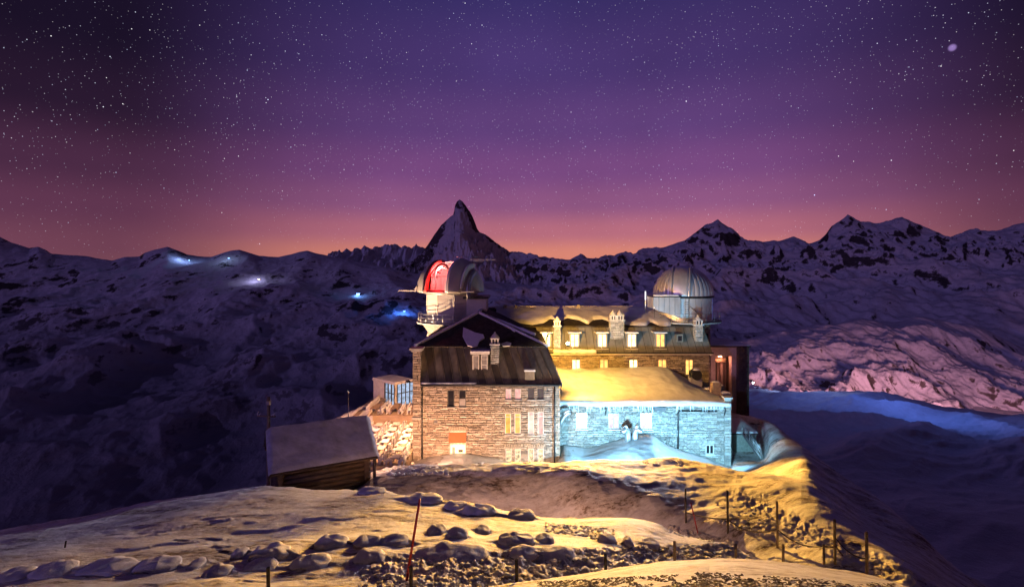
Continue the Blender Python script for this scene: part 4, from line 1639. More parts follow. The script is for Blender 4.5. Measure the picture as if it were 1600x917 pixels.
def build_annex():
    H = empty('annex')
    x0, x1 = cx(872), cx(1141)
    zb, ze = -2.2, czp(632)
    MB().box(x0, x1 - 0.2, CY, BY - 0.3, zb, ze).build('wall', 'mortar', H)
    op, wl = [], []
    for a, b in ((900, 917), (950, 967.5), (1000, 1018)):
        r = (cx(a), cx(b), czp(669.5), czp(645))
        op.append(r)
        wl.append(r)
    small = (cx(1102), cx(1115), czp(709), czp(694))
    op.append(small)
    panel = (cx(1100), cx(1120), czp(668), czp(647))
    op.append(panel)
    m = MB()
    stones(m, x0, x1 - 0.7, zb, ze, front(CY), op, h=(0.11, 0.22), w=(0.2, 0.75), d=(0.12, 0.17))
    m.build('front_stones', 'stone_pale', H)['kind'] = 'stuff'
    m = MB()
    stones(m, *panel, front(CY - 0.06), h=(0.15, 0.25), w=(0.3, 0.8), d=(0.02, 0.06))
    m.build('blocked_opening', 'stone_pale', H)['kind'] = 'stuff'
    m = MB()
    stones(m, x1 - 0.7, x1, zb, czp(622), front(CY - 0.12), h=(0.25, 0.4), w=(0.5, 0.8))
    stones(m, CY - 0.3, BY - 0.3, zb, ze, lambda u, z, d: (x1 - 0.2 + d, u, z))
    m.build('corner_stones', 'stone_pale', H)['kind'] = 'stuff'
    MB().box(x1 - 0.75, x1 + 0.1, CY - 0.42, CY + 0.5, czp(622), czp(619.5)).build('corner_cap', 'concrete', H)
    MB().box(x1 - 0.66, x1 - 0.04, CY - 0.1, CY + 0.4, zb, czp(622) - 0.01).build('corner_core', 'mortar', H)
    for i, r in enumerate(wl):
        w = window(H, *r, CY, 'win_lilac', mull=1, trans=(0.7,) if i == 0 else (), fw=0.08, frame='grey_metal', sillmat='snow')
    window(H, *small, CY, 'glass_dark', mull=1, fw=0.1, frame='render_white', sillmat='snow')
    # eave board, gutter, snow lip
    MB().box(x0, x1 - 0.8, CY - 0.5, CY + 0.3, ze, ze + 0.12).build('eave', 'timber', H)
    MB().tube([(x0, CY - 0.52, ze - 0.02), (cx(1090), CY - 0.52, ze - 0.02)], 0.08, 8).build('gutter', 'dark_metal', H)
    # icicles
    ic = MB().lathe((0, 0, 0), [(0.05, 0), (0.035, -0.4), (0.001, -1.0)], 6).build('icicle', 'ice', H)
    xs = []
    for a, b, n in ((915, 930, 7), (934, 972, 14), (985, 1018, 9), (1052, 1082, 8), (1090, 1132, 12), (880, 905, 5)):
        xs += [random.uniform(a, b) for _ in range(n)]
    for k, p in enumerate(xs):
        o = ic if k == 0 else share(ic, H)
        l = random.uniform(0.25, 0.8) * (1.6 if random.random() < 0.25 else 1)
        o.location = (cx(p), CY - 0.58 + random.uniform(-0.04, 0.04), ze + 0.02)
        o.scale = (random.uniform(0.7, 1.3), 1, l)
    # pipes
    MB().tube([(cx(1118), CY - 0.32, czp(641)), (cx(1060), CY - 0.32, czp(641)), (cx(1058.5), CY - 0.32, czp(643)), (cx(1058.5), CY - 0.32, czp(699))], 0.075, 8).build('rain_pipe', 'dark_metal', H)
    for p in (945, 1130):
        MB().tube([(cx(p - 1), CY - 0.5, ze - 0.05), (cx(p + 1), CY - 0.45, czp(640)), (cx(p), CY - 0.3, czp(647))], 0.06, 6).build('spout', 'dark_metal', H)
    MB().box(cx(1020), cx(1038), CY - 0.5, CY - 0.26, czp(640), czp(634.5)).build('air_grille', 'dark_metal', H)

    # snow lying deep on the roof
    top = [(872, 574), (900, 577), (935, 577), (965, 576), (1000, 574), (1030, 574), (1045, 577), (1065, 588), (1090, 597), (1110, 606), (1130, 617), (1143, 626)]
    tpx = [t[0] for t in top]
    tpy = [t[1] for t in top]

    def snow_top(x, y):
        t = np.clip((y - (CY - 0.6)) / (BY - 0.35 - (CY - 0.6)), 0, 1)
        px = x / BY * F + 800
        # the right edge of the roof runs straight back: use the position along the eave
        pe = x / CY * F + 800
        s = (pe - 872) / (1141 - 872)
        pxx = 872 + s * (1143 - 872)
        zt = CZ - (np.interp(min(px + 4, 1143), tpx, tpy) - HY) / F * (BY - 0.8)
        zt = max(zt, ze + 0.5)
        zf = ze + 0.48 + 0.10 * nz(x, 3.0, 0.35, 2)
        z = zf + (zt - zf) * (1 - (1 - t) ** 1.5)
        lip = min(1.0, ((y - (CY - 0.62)) / 0.35))
        z -= 0.22 * (1 - lip) ** 2
        edge = np.clip((x1 - 0.3 - x) / 1.6, 0, 1)
        z = ze + 0.25 + (z - ze - 0.25) * (0.35 + 0.65 * edge ** 0.6)
        z += 0.30 * nz(x, y, 0.22, 3) * t + 0.08 * nz(x + 9, y, 0.8, 3)
        return float(z)
    heightslab('roof_snow', snow_top, x0 + 0.05, x1 - 0.15, CY - 0.62, BY - 0.05, 110, 50, 'roof_snow', H, 0.3)
    MB().slab([(x0, CY - 0.4, ze + 0.14), (x1 - 0.3, CY - 0.4, ze + 0.14), (x1 - 0.3, BY - 0.2, ze + 0.5), (x0, BY - 0.2, ze + 0.5)], 0.1).build('roof', 'roof_slate', H)
    tag(H, 'low stone annex with deep roof snow, icicles and three bright windows', 'annex')
    return snow_top


annex_snow = build_annex()

# rooftop fan housings on the annex, broken ledge of rocks beside them
V = empty('roof_ventilator', P(1087, 592, 63.0))
MB().tube([(0, -0.5, 0.55), (0, 0.7, 0.55)], 0.62, 16).build('drum', 'dark_metal', V)
MB().box(-0.7, 0.7, -0.3, 0.6, -0.9, 0.2).build('base', 'concrete', V)
MB().lathe((0, -0.2, 1.15), [(0.45, 0), (0.36, 0.12), (0.001, 0.2)], 12).build('snow_cap', 'snow', V)
tag(V, 'round dark roof ventilator sunk in annex roof snow', 'ventilator')
for k, (p, q, s_) in enumerate(((1109, 606, 0.55), (1116, 612, 0.5), (1122, 600, 0.45), (1127, 619, 0.5), (1118, 596, 0.4), (1133, 612, 0.42))):
    y = 62.0 - 0.6 * k
    c = P(p, q, y)
    st = MB()
    vv = []
    st.box(c.x - s_ * 1.2, c.x + s_ * 1.2, c.y - s_, c.y + s_, c.z - 1.6, c.z - 0.12, 0.12)
    o = st.build('ledge_stone', 'stone_warm')
    sc_ = heightslab('snow_cap', lambda x, y_, c=c, s_=s_: c.z - 0.05 + 0.14 * max(0, 1 - ((x - c.x) / (1.3 * s_)) ** 2) * max(0, 1 - ((y_ - c.y) / (1.1 * s_)) ** 2), c.x - s_ * 1.1, c.x + s_ * 1.1, c.y - s_ * 0.9, c.y + s_ * 0.9, 8, 6, 'snow', o, 0.12)
    tag(o, 'snow-capped stone of the stepped ledge beside the portal', 'stone', 'snow-capped ledge stones beside the portal')


# ------------------------------------------------------------------ observatory tower with the open red-lit dome
def ring(cx_, cy_, z, r, n, a0=0.0):
    return [(cx_ + r * math.cos(a0 + 2 * math.pi * k / n), cy_ + r * math.sin(a0 + 2 * math.pi * k / n), z) for k in range(n)]


def tower_stones(H, c, r, z0, z1, mat, name='tower_stones'):
    m = MB()
    stones(m, -math.pi * r, math.pi * r, z0, z1, lambda u, z, d: (c[0] + (r + d) * math.sin(u / r), c[1] - (r + d) * math.cos(u / r), z), h=(0.2, 0.32), w=(0.4, 0.9))
    m.build(name, mat, H)['kind'] = 'stuff'


def shell_part(c, r0, r1, xa, xb, ca, sa, thick, zmin=0.0, nx=10, nt=28, t0=0.0, t1=math.pi):
    """band of a dome between two parallel planes xa..xb (dome axis x'), from angle t0 at the front rim over the top to the back.
    ca, sa: cosine and sine of the dome's heading. Returns verts, faces"""
    vv, ff = [], []
    for layer_, rr in enumerate((r1, r0)):
        for i in range(nx + 1):
            x = xa + (xb - xa) * i / nx
            rad = math.sqrt(max(0.02, rr * rr - x * x))
            for j in range(nt + 1):
                t = t0 + (t1 - t0) * j / nt
                y, z = -rad * math.cos(t), rad * math.sin(t)
                vv.append((c[0] + x * ca - y * sa, c[1] + x * sa + y * ca, c[2] + z))
    w = nt + 1
    n = (nx + 1) * w
    for i in range(nx):
        for j in range(nt):
            a = i * w + j
            ff.append((a, a + w, a + w + 1, a + 1))
            ff.append((n + a, n + a + 1, n + a + w + 1, n + a + w))
    for j in range(nt):
        for i in (0, nx):
            a = i * w + j
            ff.append((a, a + 1, n + a + 1, n + a) if i == 0 else (a, n + a, n + a + 1, a + 1))
    for i in range(nx):
        for j in (0, nt):
            a = i * w + j
            ff.append((a, n + a, n + a + w, a + w) if j == 0 else (a, a + w, n + a + w, n + a))
    return vv, ff


def build_open_tower():
    TY = 68.0
    H = empty('observatory_tower')
    c = Vector((PX(706, TY), TY, 0))
    zdeck, zdrum, zdome = PZ(501, TY), PZ(498, TY), PZ(455, TY)
    # stone shaft with flared head
    MB().lathe((c.x, c.y, 0), [(3.1, 0), (3.1, zdeck - 1.7), (3.15, zdeck - 1.4), (3.9, zdeck - 0.3), (4.2, zdeck - 0.18)], 40).build('shaft', 'mortar', H)
    tower_stones(H, c, 3.1, 4.0, zdeck - 1.5, 'stone_warm')
    MB().lathe((c.x, c.y, 0), [(0.1, zdeck), (4.55, zdeck), (4.6, zdeck - 0.06), (4.55, zdeck - 0.2), (3.9, zdeck - 0.28)], 48).build('gallery', 'concrete', H)
    railing(H, ring(c.x, c.y, zdeck, 4.4, 22), 1.1, 0.04, closed=True)
    # octagonal drum of panels
    n = 10
    a0 = R(-90 + 12)
    rd = 3.45
    MB().lathe((c.x, c.y, 0), [(rd - 0.15, zdeck + 0.01), (rd - 0.15, zdome - 0.3)], n, a0, a0 + 2 * math.pi, smooth=False).build('drum', 'dark_metal', H)
    for k in range(n):
        b0, b1 = a0 + 2 * math.pi * k / n, a0 + 2 * math.pi * (k + 1) / n
        e = 0.012
        rows = 6
        for q in range(rows):
            z0 = zdeck + 0.02 + (zdome - 0.32 - zdeck) * q / rows
            z1 = zdeck + 0.02 + (zdome - 0.32 - zdeck) * (q + 1) / rows - 0.025
            A = Vector((c.x + rd * math.cos(b0 + e), c.y + rd * math.sin(b0 + e), z0))
            B = Vector((c.x + rd * math.cos(b1 - e), c.y + rd * math.sin(b1 - e), z0))
            up = Vector((0, 0, z1 - z0))
            MB().slab([A, B, B + up, A + up], 0.1).build('drum_panel', 'drum_panel', H)
    MB().lathe((c.x, c.y, zdome), [(rd + 0.05, -0.32), (rd + 0.12, -0.3), (rd + 0.12, -0.12), (rd, -0.10)], 40).build('track_ring', 'grey_metal', H)
    MB().lathe((c.x, c.y, zdome), [(3.2, -0.14), (4.34, -0.12), (4.4, -0.05), (4.36, 0.06), (3.9, 0.08)], 56).build('base_ring', 'dome_paint', H)
    # lean-to at the back right of the drum
    bx0, bx1, by0, by1 = c.x + 1.3, c.x + 4.7, c.y - 2.55, c.y + 3.0
    MB().box(bx0, bx1, by0, by1, zdeck + 0.01, PZ(464, TY) - 0.1).build('stair_house', 'drum_panel', H)
    MB().box(bx0 - 0.3, bx1 + 0.3, by0 - 0.25, by1 + 0.2, PZ(464, TY) - 0.098, PZ(462, TY)).build('stair_roof', 'dark_metal', H)
    MB().box(bx0 + 0.25, bx0 + 0.62, by0 - 0.03, by0 - 0.003, PZ(478, TY), PZ(470, TY)).build('stair_window', 'glass_dark', H)
    # dome, heading a little to the photo's left
    hd = R(-20)
    ca, sa = math.cos(hd), math.sin(hd)
    C = (c.x, c.y, zdome + 0.02)
    Rr = 4.3
    D = empty('dome')
    D.parent = H
    s0, s1 = -1.9, 1.5             # slit between these planes
    t_open = R(112)                  # the slit runs from the rim up past the top
    for nm, xa, xb, t0 in (('dome_side', -Rr + 0.03, s0, 0.0), ('dome_side', s1, Rr - 0.03, 0.0), ('dome_back', s0, s1, t_open)):
        v, f = shell_part(C, Rr - 0.1, Rr, xa, xb, ca, sa, 0.1, nx=14, nt=40, t0=t0)
        MB().add(v, f, True).build(nm, 'dome_paint', D)
    # white lining seen through the slit: curved back wall with seams and a service door
    m = MB()
    m.lathe((C[0], C[1], C[2]), [(3.0, -0.05), (3.0, 1.9), (2.75, 2.7), (2.0, 3.5), (1.0, 3.85), (0.02, 3.95)], 40, R(15), R(165))
    m.build('lining', 'white_panel', D)
    for k in range(7):
        a = R(35 + 110 * k / 6)
        MB().tube([(C[0] + 2.96 * math.cos(a), C[1] + 2.96 * math.sin(a), C[2]), (C[0] + 2.96 * math.cos(a), C[1] + 2.96 * math.sin(a), C[2] + 1.9)], 0.035, 5).build('lining_seam', 'grey_metal', D)
    MB().lathe((C[0], C[1], C[2] + 1.9), [(2.98, -0.05), (2.92, 0), (2.98, 0.05)], 30, R(15), R(165)).build('lining_rib', 'grey_metal', D)
    # arched frame of the slit: outer band and inner band
    for nm, xa, xb, rr0, rr1, mt in (('slit_frame', s0 - 0.05, s0 + 0.34, Rr - 0.45, Rr + 0.16, 'slit_red_glow'), ('slit_frame', s1 - 0.3, s1 + 0.05, Rr - 0.45, Rr + 0.16, 'white_panel'), ('slit_rib', s0 + 0.5, s0 + 0.66, Rr - 1.0, Rr - 0.62, 'white_panel')):
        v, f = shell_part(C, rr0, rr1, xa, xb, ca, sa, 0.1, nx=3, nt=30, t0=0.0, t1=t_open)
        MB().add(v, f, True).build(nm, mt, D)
    # sill beam across the slit foot
    def lp(x, y, z):
        return (C[0] + x * ca - y * sa, C[1] + x * sa + y * ca, C[2] + z)
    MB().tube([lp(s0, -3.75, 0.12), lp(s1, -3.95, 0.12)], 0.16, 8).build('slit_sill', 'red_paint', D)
    # the telescope: tube on a fork, and a motor box
    MB().tube([lp(0.9, -1.3, 0.1), lp(0.9, -1.3, 1.3)], 0.22, 10).build('fork', 'grey_metal', D)
    MB().tube([lp(0.4, -0.3, 1.0), lp(0.95, -1.9, 1.9), lp(1.05, -2.3, 2.1)], [0.3, 0.34, 0.34], 14).build('telescope_tube', 'red_paint', D)
    MB().tube([lp(-1.0, -2.0, 2.55), lp(-0.7, -2.0, 2.4)], 0.16, 8).build('motor', 'red_paint', D)
    # the two shutters, run out to both sides on their rails
    for nm, xa, xb, mt in (('shutter', -4.25, s0 - 0.1, 'dome_paint'), ('shutter', s1 + 0.02, 2.85, 'dome_paint')):
        v, f = shell_part(C, Rr + 0.22, Rr + 0.32, xa, xb, ca, sa, 0.1, nx=12, nt=34, t0=R(-1), t1=R(104))
        MB().add(v, f, True).build(nm, mt, D)
    # pale edge of the far shutter track at the right, dropping below the rim
    v, f = shell_part(C, Rr - 0.2, Rr + 0.42, 2.95, 3.12, ca, sa, 0.1, nx=2, nt=30, t0=R(8), t1=R(100))
    MB().add(v, f, True).build('shutter_track', 'white_panel', D)
    v, f = shell_part(C, Rr + 0.02, Rr + 0.24, 3.5, 3.72, ca, sa, 0.1, nx=2, nt=30, t0=R(-16), t1=R(84))
    MB().add(v, f, True).build('shutter_track', 'grey_metal', D)
    MB().hexa([lp(-6.6, -2.6, -0.02), lp(-3.6, -3.1, -0.02), lp(-3.6, -2.6, -0.02), lp(-6.6, -2.3, -0.02), lp(-6.6, -2.6, 0.12), lp(-3.6, -3.1, 0.16), lp(-3.6, -2.6, 0.16), lp(-6.6, -2.3, 0.12)]).build('shutter_rail', 'dome_paint', D)
    MB().hexa([lp(-4.7, -3.0, 0.165), lp(-3.4, -3.25, 0.165), lp(-3.4, -2.8, 0.165), lp(-4.7, -2.7, 0.165), lp(-4.1, -3.0, 0.2), lp(-3.4, -3.25, 0.75), lp(-3.4, -2.8, 0.75), lp(-4.1, -2.7, 0.2)]).build('rail_gusset', 'dome_paint', D)
    MB().box(C[0] + 1.6, C[0] + 3.25, C[1] - 4.1, C[1] - 3.7, C[2] + 0.0, C[2] + 0.15).build('shutter_rail', 'dome_paint', D)
    ztop = PZ(406, TY) - 0.02
    MB().box(C[0] + 2.4, C[0] + 5.85, C[1] - 0.25, C[1] + 0.1, ztop - 0.1, ztop + 0.12).build('shutter_rail', 'galvanised', D)
    MB().box(C[0] + 2.9, C[0] + 4.2, C[1] - 0.35, C[1] + 0.15, ztop - 0.28, ztop - 0.102).build('rail_carriage', 'grey_metal', D)
    MB().tube([(C[0] + 2.75, C[1] - 0.1, ztop - 0.2), (C[0] + 2.7, C[1] - 0.1, ztop - 0.75)], 0.1, 6).build('rail_strut', 'grey_metal', D)
    MB().tube([(C[0] + 0.2, C[1], ztop + 0.35), (C[0] + 3.9, C[1] - 0.05, ztop + 0.42)], 0.035, 6).build('top_cable', 'grey_metal', D)
    # the red working light inside
    lamp = empty('dome_lamp')
    lamp.parent = D
    lamp.location = lp(-0.5, -1.2, 3.2)
    MB().lathe((0, 0, 0), [(0.001, 0.1), (0.14, 0.06), (0.14, -0.1), (0.001, -0.16)], 12).build('globe', 'lamp_red', lamp)
    light('POINT', (0, 0, -0.3), 1300, (1.0, 0.20, 0.19), lamp, 0.15)
    light('POINT', lp(-0.2, -3.9, 1.5), 420, (1.0, 0.06, 0.05), D, 0.15)  # added fill light at the slit, no fixture of its own
    tag(H, 'round observatory tower with open red-lit dome and gallery railing', 'observatory')


build_open_tower()


# ------------------------------------------------------------------ observatory tower with the closed ribbed dome
def build_closed_tower():
    TY = 72.0
    H = empty('observatory_tower')
    c = Vector((PX(1067, TY), TY, 0))
    zdeck, zdome = PZ(499, TY), PZ(461, TY)
    MB().lathe((c.x, c.y, 0), [(3.45, 0), (3.45, zdeck - 0.6), (4.4, zdeck - 0.2)], 40).build('shaft', 'mortar', H)
    tower_stones(H, c, 3.45, 5.0, zdeck - 0.5, 'stone_warm')
    MB().lathe((c.x, c.y, 0), [(0.1, zdeck), (5.05, zdeck), (5.1, zdeck - 0.08), (5.0, zdeck - 0.22), (4.3, zdeck - 0.25)], 48).build('gallery', 'concrete', H)
    railing(H, ring(c.x, c.y, zdeck, 4.9, 20), 1.15, 0.035, 'grey_metal', closed=True)
    MB().box(c.x + 1.9, c.x + 2.35, c.y - 3.1, c.y - 2.9, PZ(526, TY), PZ(517, TY)).build('tower_window', 'glass_dark', H)
    # drum of upright metal sheets
    rd = 3.92
    MB().lathe((c.x, c.y, 0), [(rd - 0.1, zdeck + 0.01), (rd - 0.1, zdome - 0.25)], 48).build('drum', 'dark_metal', H)
    n = 30
    sh_ = MB()
    e = 0.006
    w = 2 * math.pi / n
    q0 = []
    for k in range(4):
        b = -w / 2 + e + (w - 2 * e) * k / 3
        q0.append((rd * math.sin(b), -rd * math.cos(b)))
    vv, ff = [], []
    for rr in (1.0, 0.985):
        for (a, b) in q0:
            vv += [(a * rr, b * rr, zdeck + 0.02), (a * rr, b * rr, zdome - 0.3)]
    for k in range(3):
        ff += [(2 * k, 2 * k + 2, 2 * k + 3, 2 * k + 1), (8 + 2 * k, 9 + 2 * k, 11 + 2 * k, 10 + 2 * k), (2 * k + 1, 2 * k + 3, 11 + 2 * k, 9 + 2 * k)]
    ff += [(0, 1, 9, 8), (6, 14, 15, 7)]
    p0 = MB().add(vv, ff, False).build('drum_panel', 'dome_metal', H)
    for k in range(n):
        o = p0 if k == 0 else share(p0, H)
        o.location = (c.x, c.y, 0)
        o.rotation_euler = (0, 0, 2 * math.pi * k / n)
    # annex box on the drum's left, its foot cut on the slope of the roof
    a0, a1 = PX(1021, TY - 4.2), PX(1063, TY - 4.2)
    zt, zl, zr = PZ(464.5, TY - 4.2), PZ(482, TY - 4.2), PZ(497, TY - 4.2)
    MB().hexa([(a0, TY - 4.2, zl), (a1, TY - 4.2, zr), (a1, TY - 1, zr), (a0, TY - 1, zl), (a0, TY - 4.2, zt), (a1, TY - 4.2, zt), (a1, TY - 1, zt), (a0, TY - 1, zt)]).build('drum_box', 'dome_metal', H)
    for k in range(1, 5):
        xx = a0 + (a1 - a0) * k / 5
        MB().tube([(xx, TY - 4.22, zr + (zl - zr) * (1 - k / 5)), (xx, TY - 4.22, zt)], 0.03, 5).build('box_seam', 'grey_metal', H)
    MB().box(a0 - 0.15, a1 + 0.2, TY - 4.35, TY - 1.2, zt + 0.002, zt + 0.16).build('box_roof', 'dark_metal', H)
    snow_strip((a0, TY - 4.2, zt + 0.2), (a1 - 0.2, TY - 4.2, zt + 0.2), 0.16, 'snow', H, n=16, seed=31)
    # ladder up the drum
    lx = PX(1073, TY - 4.0)
    for s in (-0.25, 0.25):
        MB().tube([(lx + s, TY - 4.05, zdeck), (lx + s, TY - 4.05, zdome - 0.3)], 0.035, 6).build('ladder_stile', 'dark_metal', H)
    r0 = MB().tube([(-0.25, 0, 0), (0.25, 0, 0)], 0.025, 5).build('ladder_rung', 'dark_metal', H)
    for k in range(9):
        (r0 if k == 0 else share(r0, H)).location = (lx, TY - 4.05, zdeck + 0.25 + 0.3 * k)
    MB().tube([(PX(1078, TY - 4.2), TY - 4.15, PZ(479, TY - 4.2)), (PX(1096, TY - 4.0), TY - 4.0, PZ(493, TY - 4))], 0.04, 6).build('stair_rail', 'dark_metal', H)
    # dome: gore panels and ribs
    Rr = 4.0
    D = empty('dome', (c.x, c.y, zdome))
    D.parent = H
    MB().lathe((0, 0, 0), [(Rr - 0.1, -0.28), (Rr + 0.12, -0.26), (Rr + 0.12, -0.02), (Rr - 0.02, 0.0)], 56).build('base_ring', 'dark_metal', D)
    MB().lathe((0, 0, 0), [((Rr - 0.12) * math.cos(R(a)), (Rr - 0.12) * math.sin(R(a))) for a in range(0, 91, 6)], 48).build('inner_shell', 'dark_metal', D)
    n = 36
    hw = math.pi / n
    vv, ff = [], []
    nl = 18
    for rr in (Rr, Rr - 0.09):
        for j in range(nl + 1):
            la = R(88.5) * j / nl
            for s in (-1, -0.6, 0.6, 1):
                bulge = 0.07 if abs(s) < 1 else 0.0
                r_ = rr + bulge
                vv.append((r_ * math.cos(la) * math.sin(hw * s), -r_ * math.cos(la) * math.cos(hw * s), r_ * math.sin(la)))
    for j in range(nl):
        for k in range(3):
            a = j * 4 + k
            ff.append((a, a + 1, a + 5, a + 4))
    g0 = MB().add(vv, ff, True).build('gore_panel', 'dome_metal', D)
    for k in range(n):
        (g0 if k == 0 else share(g0, D)).rotation_euler = (0, 0, 2 * math.pi * k / n)
    # shutter arch: two bands running from the rim over the crown
    hd = R(-24)
    ca, sa = math.cos(hd), math.sin(hd)
    for xa, xb in ((-1.35, -1.05), (1.05, 1.35)):
        v, f = shell_part((0, 0, 0), Rr + 0.02, Rr + 0.27, xa, xb, ca, sa, 0.1, nx=3, nt=40, t0=R(0), t1=R(150))
        MB().add(v, f, True).build('shutter_arch', 'dome_metal', D)
    v, f = shell_part((0, 0, 0), Rr + 0.05, Rr + 0.14, -1.04, 1.04, ca, sa, 0.1, nx=8, nt=40, t0=R(0), t1=R(125))
    MB().add(v, f, True).build('shutter', 'dome_metal', D)
    # weather mast to the left of the dome
    tag(H, 'round observatory tower with closed silver ribbed dome', 'observatory')


build_closed_tower()

mast = empty('lamp_mast', (PX(1008.5, 71), 71.0, PZ(486, 71)))
MB().tube([(0, 0, -0.3), (0, 0, 2.7)], 0.07, 8).build('pole', 'galvanised', mast)
MB().tube([(0, 0, 1.55), (0, 0, 2.75)], 0.08, 10).build('lamp_tube', 'lamp_tube', mast)
light('POINT', (0.5, -0.9, 2.0), 12000, (1.0, 0.95, 0.92), mast, 0.1)
tag(mast, 'thin upright tube lamp on the ridge beside the silver dome', 'lamp')

# ------------------------------------------------------------------ portal building, utility hut, pavilion
QY = 71.0
Q = empty('portal_building')
zt, zb = PZ(541, QY), -2.0
qx = lambda p: PX(p, QY)
MB().box(qx(1151), qx(1168), QY - 0.5, QY + 7, zb, zt - 0.02).build('side_wall', 'brown_wall', Q)
m = MB()
stones(m, qx(1151), qx(1168), zb, zt - 0.02, front(QY - 0.5), h=(0.15, 0.25), w=(0.3, 0.7), d=(0.02, 0.07))
m.build('side_stones', 'brown_wall', Q)['kind'] = 'stuff'
MB().box(qx(1104), qx(1150.8), QY, QY + 7, PZ(556, QY), zt - 0.03).build('lintel', 'portal_wall', Q)
MB().box(qx(1143.5), qx(1150.8), QY + 0.02, QY + 1.0, zb, PZ(556, QY) - 0.01).build('pier', 'portal_wall', Q)
MB().box(qx(1111), qx(1118), QY + 0.02, QY + 1.0, zb, PZ(556, QY) - 0.01).build('pier', 'portal_wall', Q)
MB().box(qx(1104), qx(1150), QY + 3.2, QY + 3.6, zb, PZ(556, QY) - 0.01).build('back_wall', 'portal_wall', Q)
for p in (1124, 1136):
    MB().box(qx(p), qx(p + 4), QY + 2.2, QY + 2.6, zb, PZ(563, QY)).build('inner_pier', 'portal_wall', Q)
MB().box(qx(1118.2), qx(1143.3), QY + 1.8, QY + 2.15, PZ(569, QY), PZ(564, QY)).build('inner_beam', 'timber', Q)
MB().box(qx(1125), qx(1134), QY + 3.1, QY + 3.19, zb, PZ(572, QY)).build('door', 'log', Q)
MB().box(qx(1103), qx(1170), QY - 0.7, QY + 7.2, zt, zt + 0.14).build('flat_roof', 'roof_slate', Q)
MB().box(qx(1104), qx(1169), QY - 0.6, QY + 7.1, zt + 0.141, zt + 0.24).build('roof_snow', 'roof_snow', Q)
lq = empty('portal_lamp', (qx(1131), QY + 1.3, PZ(559, QY)))
lq.parent = Q
MB().box(-0.2, 0.2, -0.1, 0.1, -0.08, 0.1).build('globe', 'lamp_small', lq)
light('POINT', (0, -0.1, -0.35), 150, (1.0, 0.32, 0.20), lq, 0.2)
light('SPOT', (-3.2, -5.5, -3.2), 420, (1.0, 0.42, 0.34), lq, 0.2, (-0.4, 0.5, 0.2), 70, 0.8)  # added fill spot without a fixture, brightens the portal front
tag(Q, 'flat-roofed portal building with reddish opening and dark brown side wall', 'building')

Uh = empty('utility_hut')
ux0, ux1, uy = PX(1138, 60), PX(1181.5, 60), 60.0
uz = PZ(678, 60)
MB().box(ux0, ux1, uy, uy + 4, -3.0, uz).build('wall', 'green_render', Uh)
MB().box(ux0, ux1 + 0.2, uy - 0.25, uy + 4.2, uz + 0.002, uz + 0.14).build('roof', 'dark_metal', Uh)
heightslab('roof_snow', lambda x, y: uz + 0.3 + 0.10 * (y - uy) + 0.12 * nz(x, y, 0.5), ux0, ux1 + 0.1, uy - 0.2, uy + 4.1, 16, 14, 'snow', Uh, 0.15)
st0, st1 = P(1160, 678, 59.4), P(1183, 711, 56.8)
MB().tube([st0, st1], 0.11, 6).build('stringer', 'grey_metal', Uh)
MB().tube([st0 + Vector((0, -0.9, 0)), st1 + Vector((0, -0.9, 0))], 0.11, 6).build('stringer', 'grey_metal', Uh)
tr0 = MB().box(-0.14, 0.14, -0.9, 0.0, -0.03, 0.03).build('tread', 'grey_metal', Uh)
for k in range(11):
    (tr0 if k == 0 else share(tr0, Uh)).location = st0.lerp(st1, (k + 0.5) / 11) + Vector((0, 0, 0.06))
for dy in (0, -0.9):
    MB().tube([st0 + Vector((0, dy, 1.0)), st1 + Vector((0, dy, 1.0))], 0.035, 6).build('handrail', 'galvanised', Uh)
    MB().tube([st0 + Vector((0, dy, 0.55)), st1 + Vector((0, dy, 0.55))], 0.03, 6).build('handrail', 'galvanised', Uh)
    for k in range(5):
        q = st0.lerp(st1, k / 4) + Vector((0, dy, 0))
        MB().tube([q, q + Vector((0, 0, 1.0))], 0.035, 6).build('baluster', 'galvanised', Uh)
tag(Uh, 'small greenish hut with outside steel stair beside the annex', 'hut')

# terrace: two tiers
TZ1, TZ2 = 1.35, 2.35
ter = MB()
ter.poly_slab([(-14.2, 48.0, TZ1), (-10.3, 48.0, TZ1), (-10.3, 62.4, TZ1), (-18.2, 62.4, TZ1), (-19.5, 57.0, TZ1)], 3.5)
tag(ter.build('terrace', 'deck'), 'lower terrace deck beside the stone wing with rows of chairs', 'terrace', kind='structure')
ter = MB()
ter.poly_slab([(-19.4, 62.45, TZ2), (-10.3, 62.45, TZ2), (-10.3, 76, TZ2), (-19.4, 76, TZ2)], 4.5)
tag(ter.build('terrace', 'deck'), 'upper terrace deck below the glazed pavilion', 'terrace', kind='structure')
# parapet bank along the outer edge
pb = empty('parapet')
a, b = P(513, 664, 59.5), P(592, 627, 70.0)
dirv = (b - a)
nseg = 24
v, f = [], []
for i in range(nseg + 1):
    t = i / nseg
    p = a + dirv * t
    for (ox, oz) in ((-1.4, -3.5), (-1.0, -0.25), (-0.35, 0.22), (0.35, 0.25), (1.0, -0.4), (1.7, -1.2), (2.2, -3.0)):
        v.append((p.x + ox, p.y - ox * 0.35, p.z + oz + (0.14 * nz(t * 9, ox, 1.0, 2) if oz > -2 else 0)))
for i in range(nseg):
    for k in range(6):
        q = i * 7 + k
        f.append((q, q + 1, q + 8, q + 7))
MB().add(v, f, True).build('snow_bank', 'snow', pb)
MB().slab([P(555, 655, 61.5), P(572, 650, 61.5), P(593, 621, 66.5), P(588, 620, 66.5)], 0.3).build('stair_wall', 'render_white', pb)
MB().box(PX(556, 61.8), PX(582, 61.8), 61.6, 62.0, 0.5, PZ(650, 61.8)).build('low_wall', 'render_white', pb)
tag(pb, 'snow-covered parapet bank along the outer terrace edge', 'parapet')
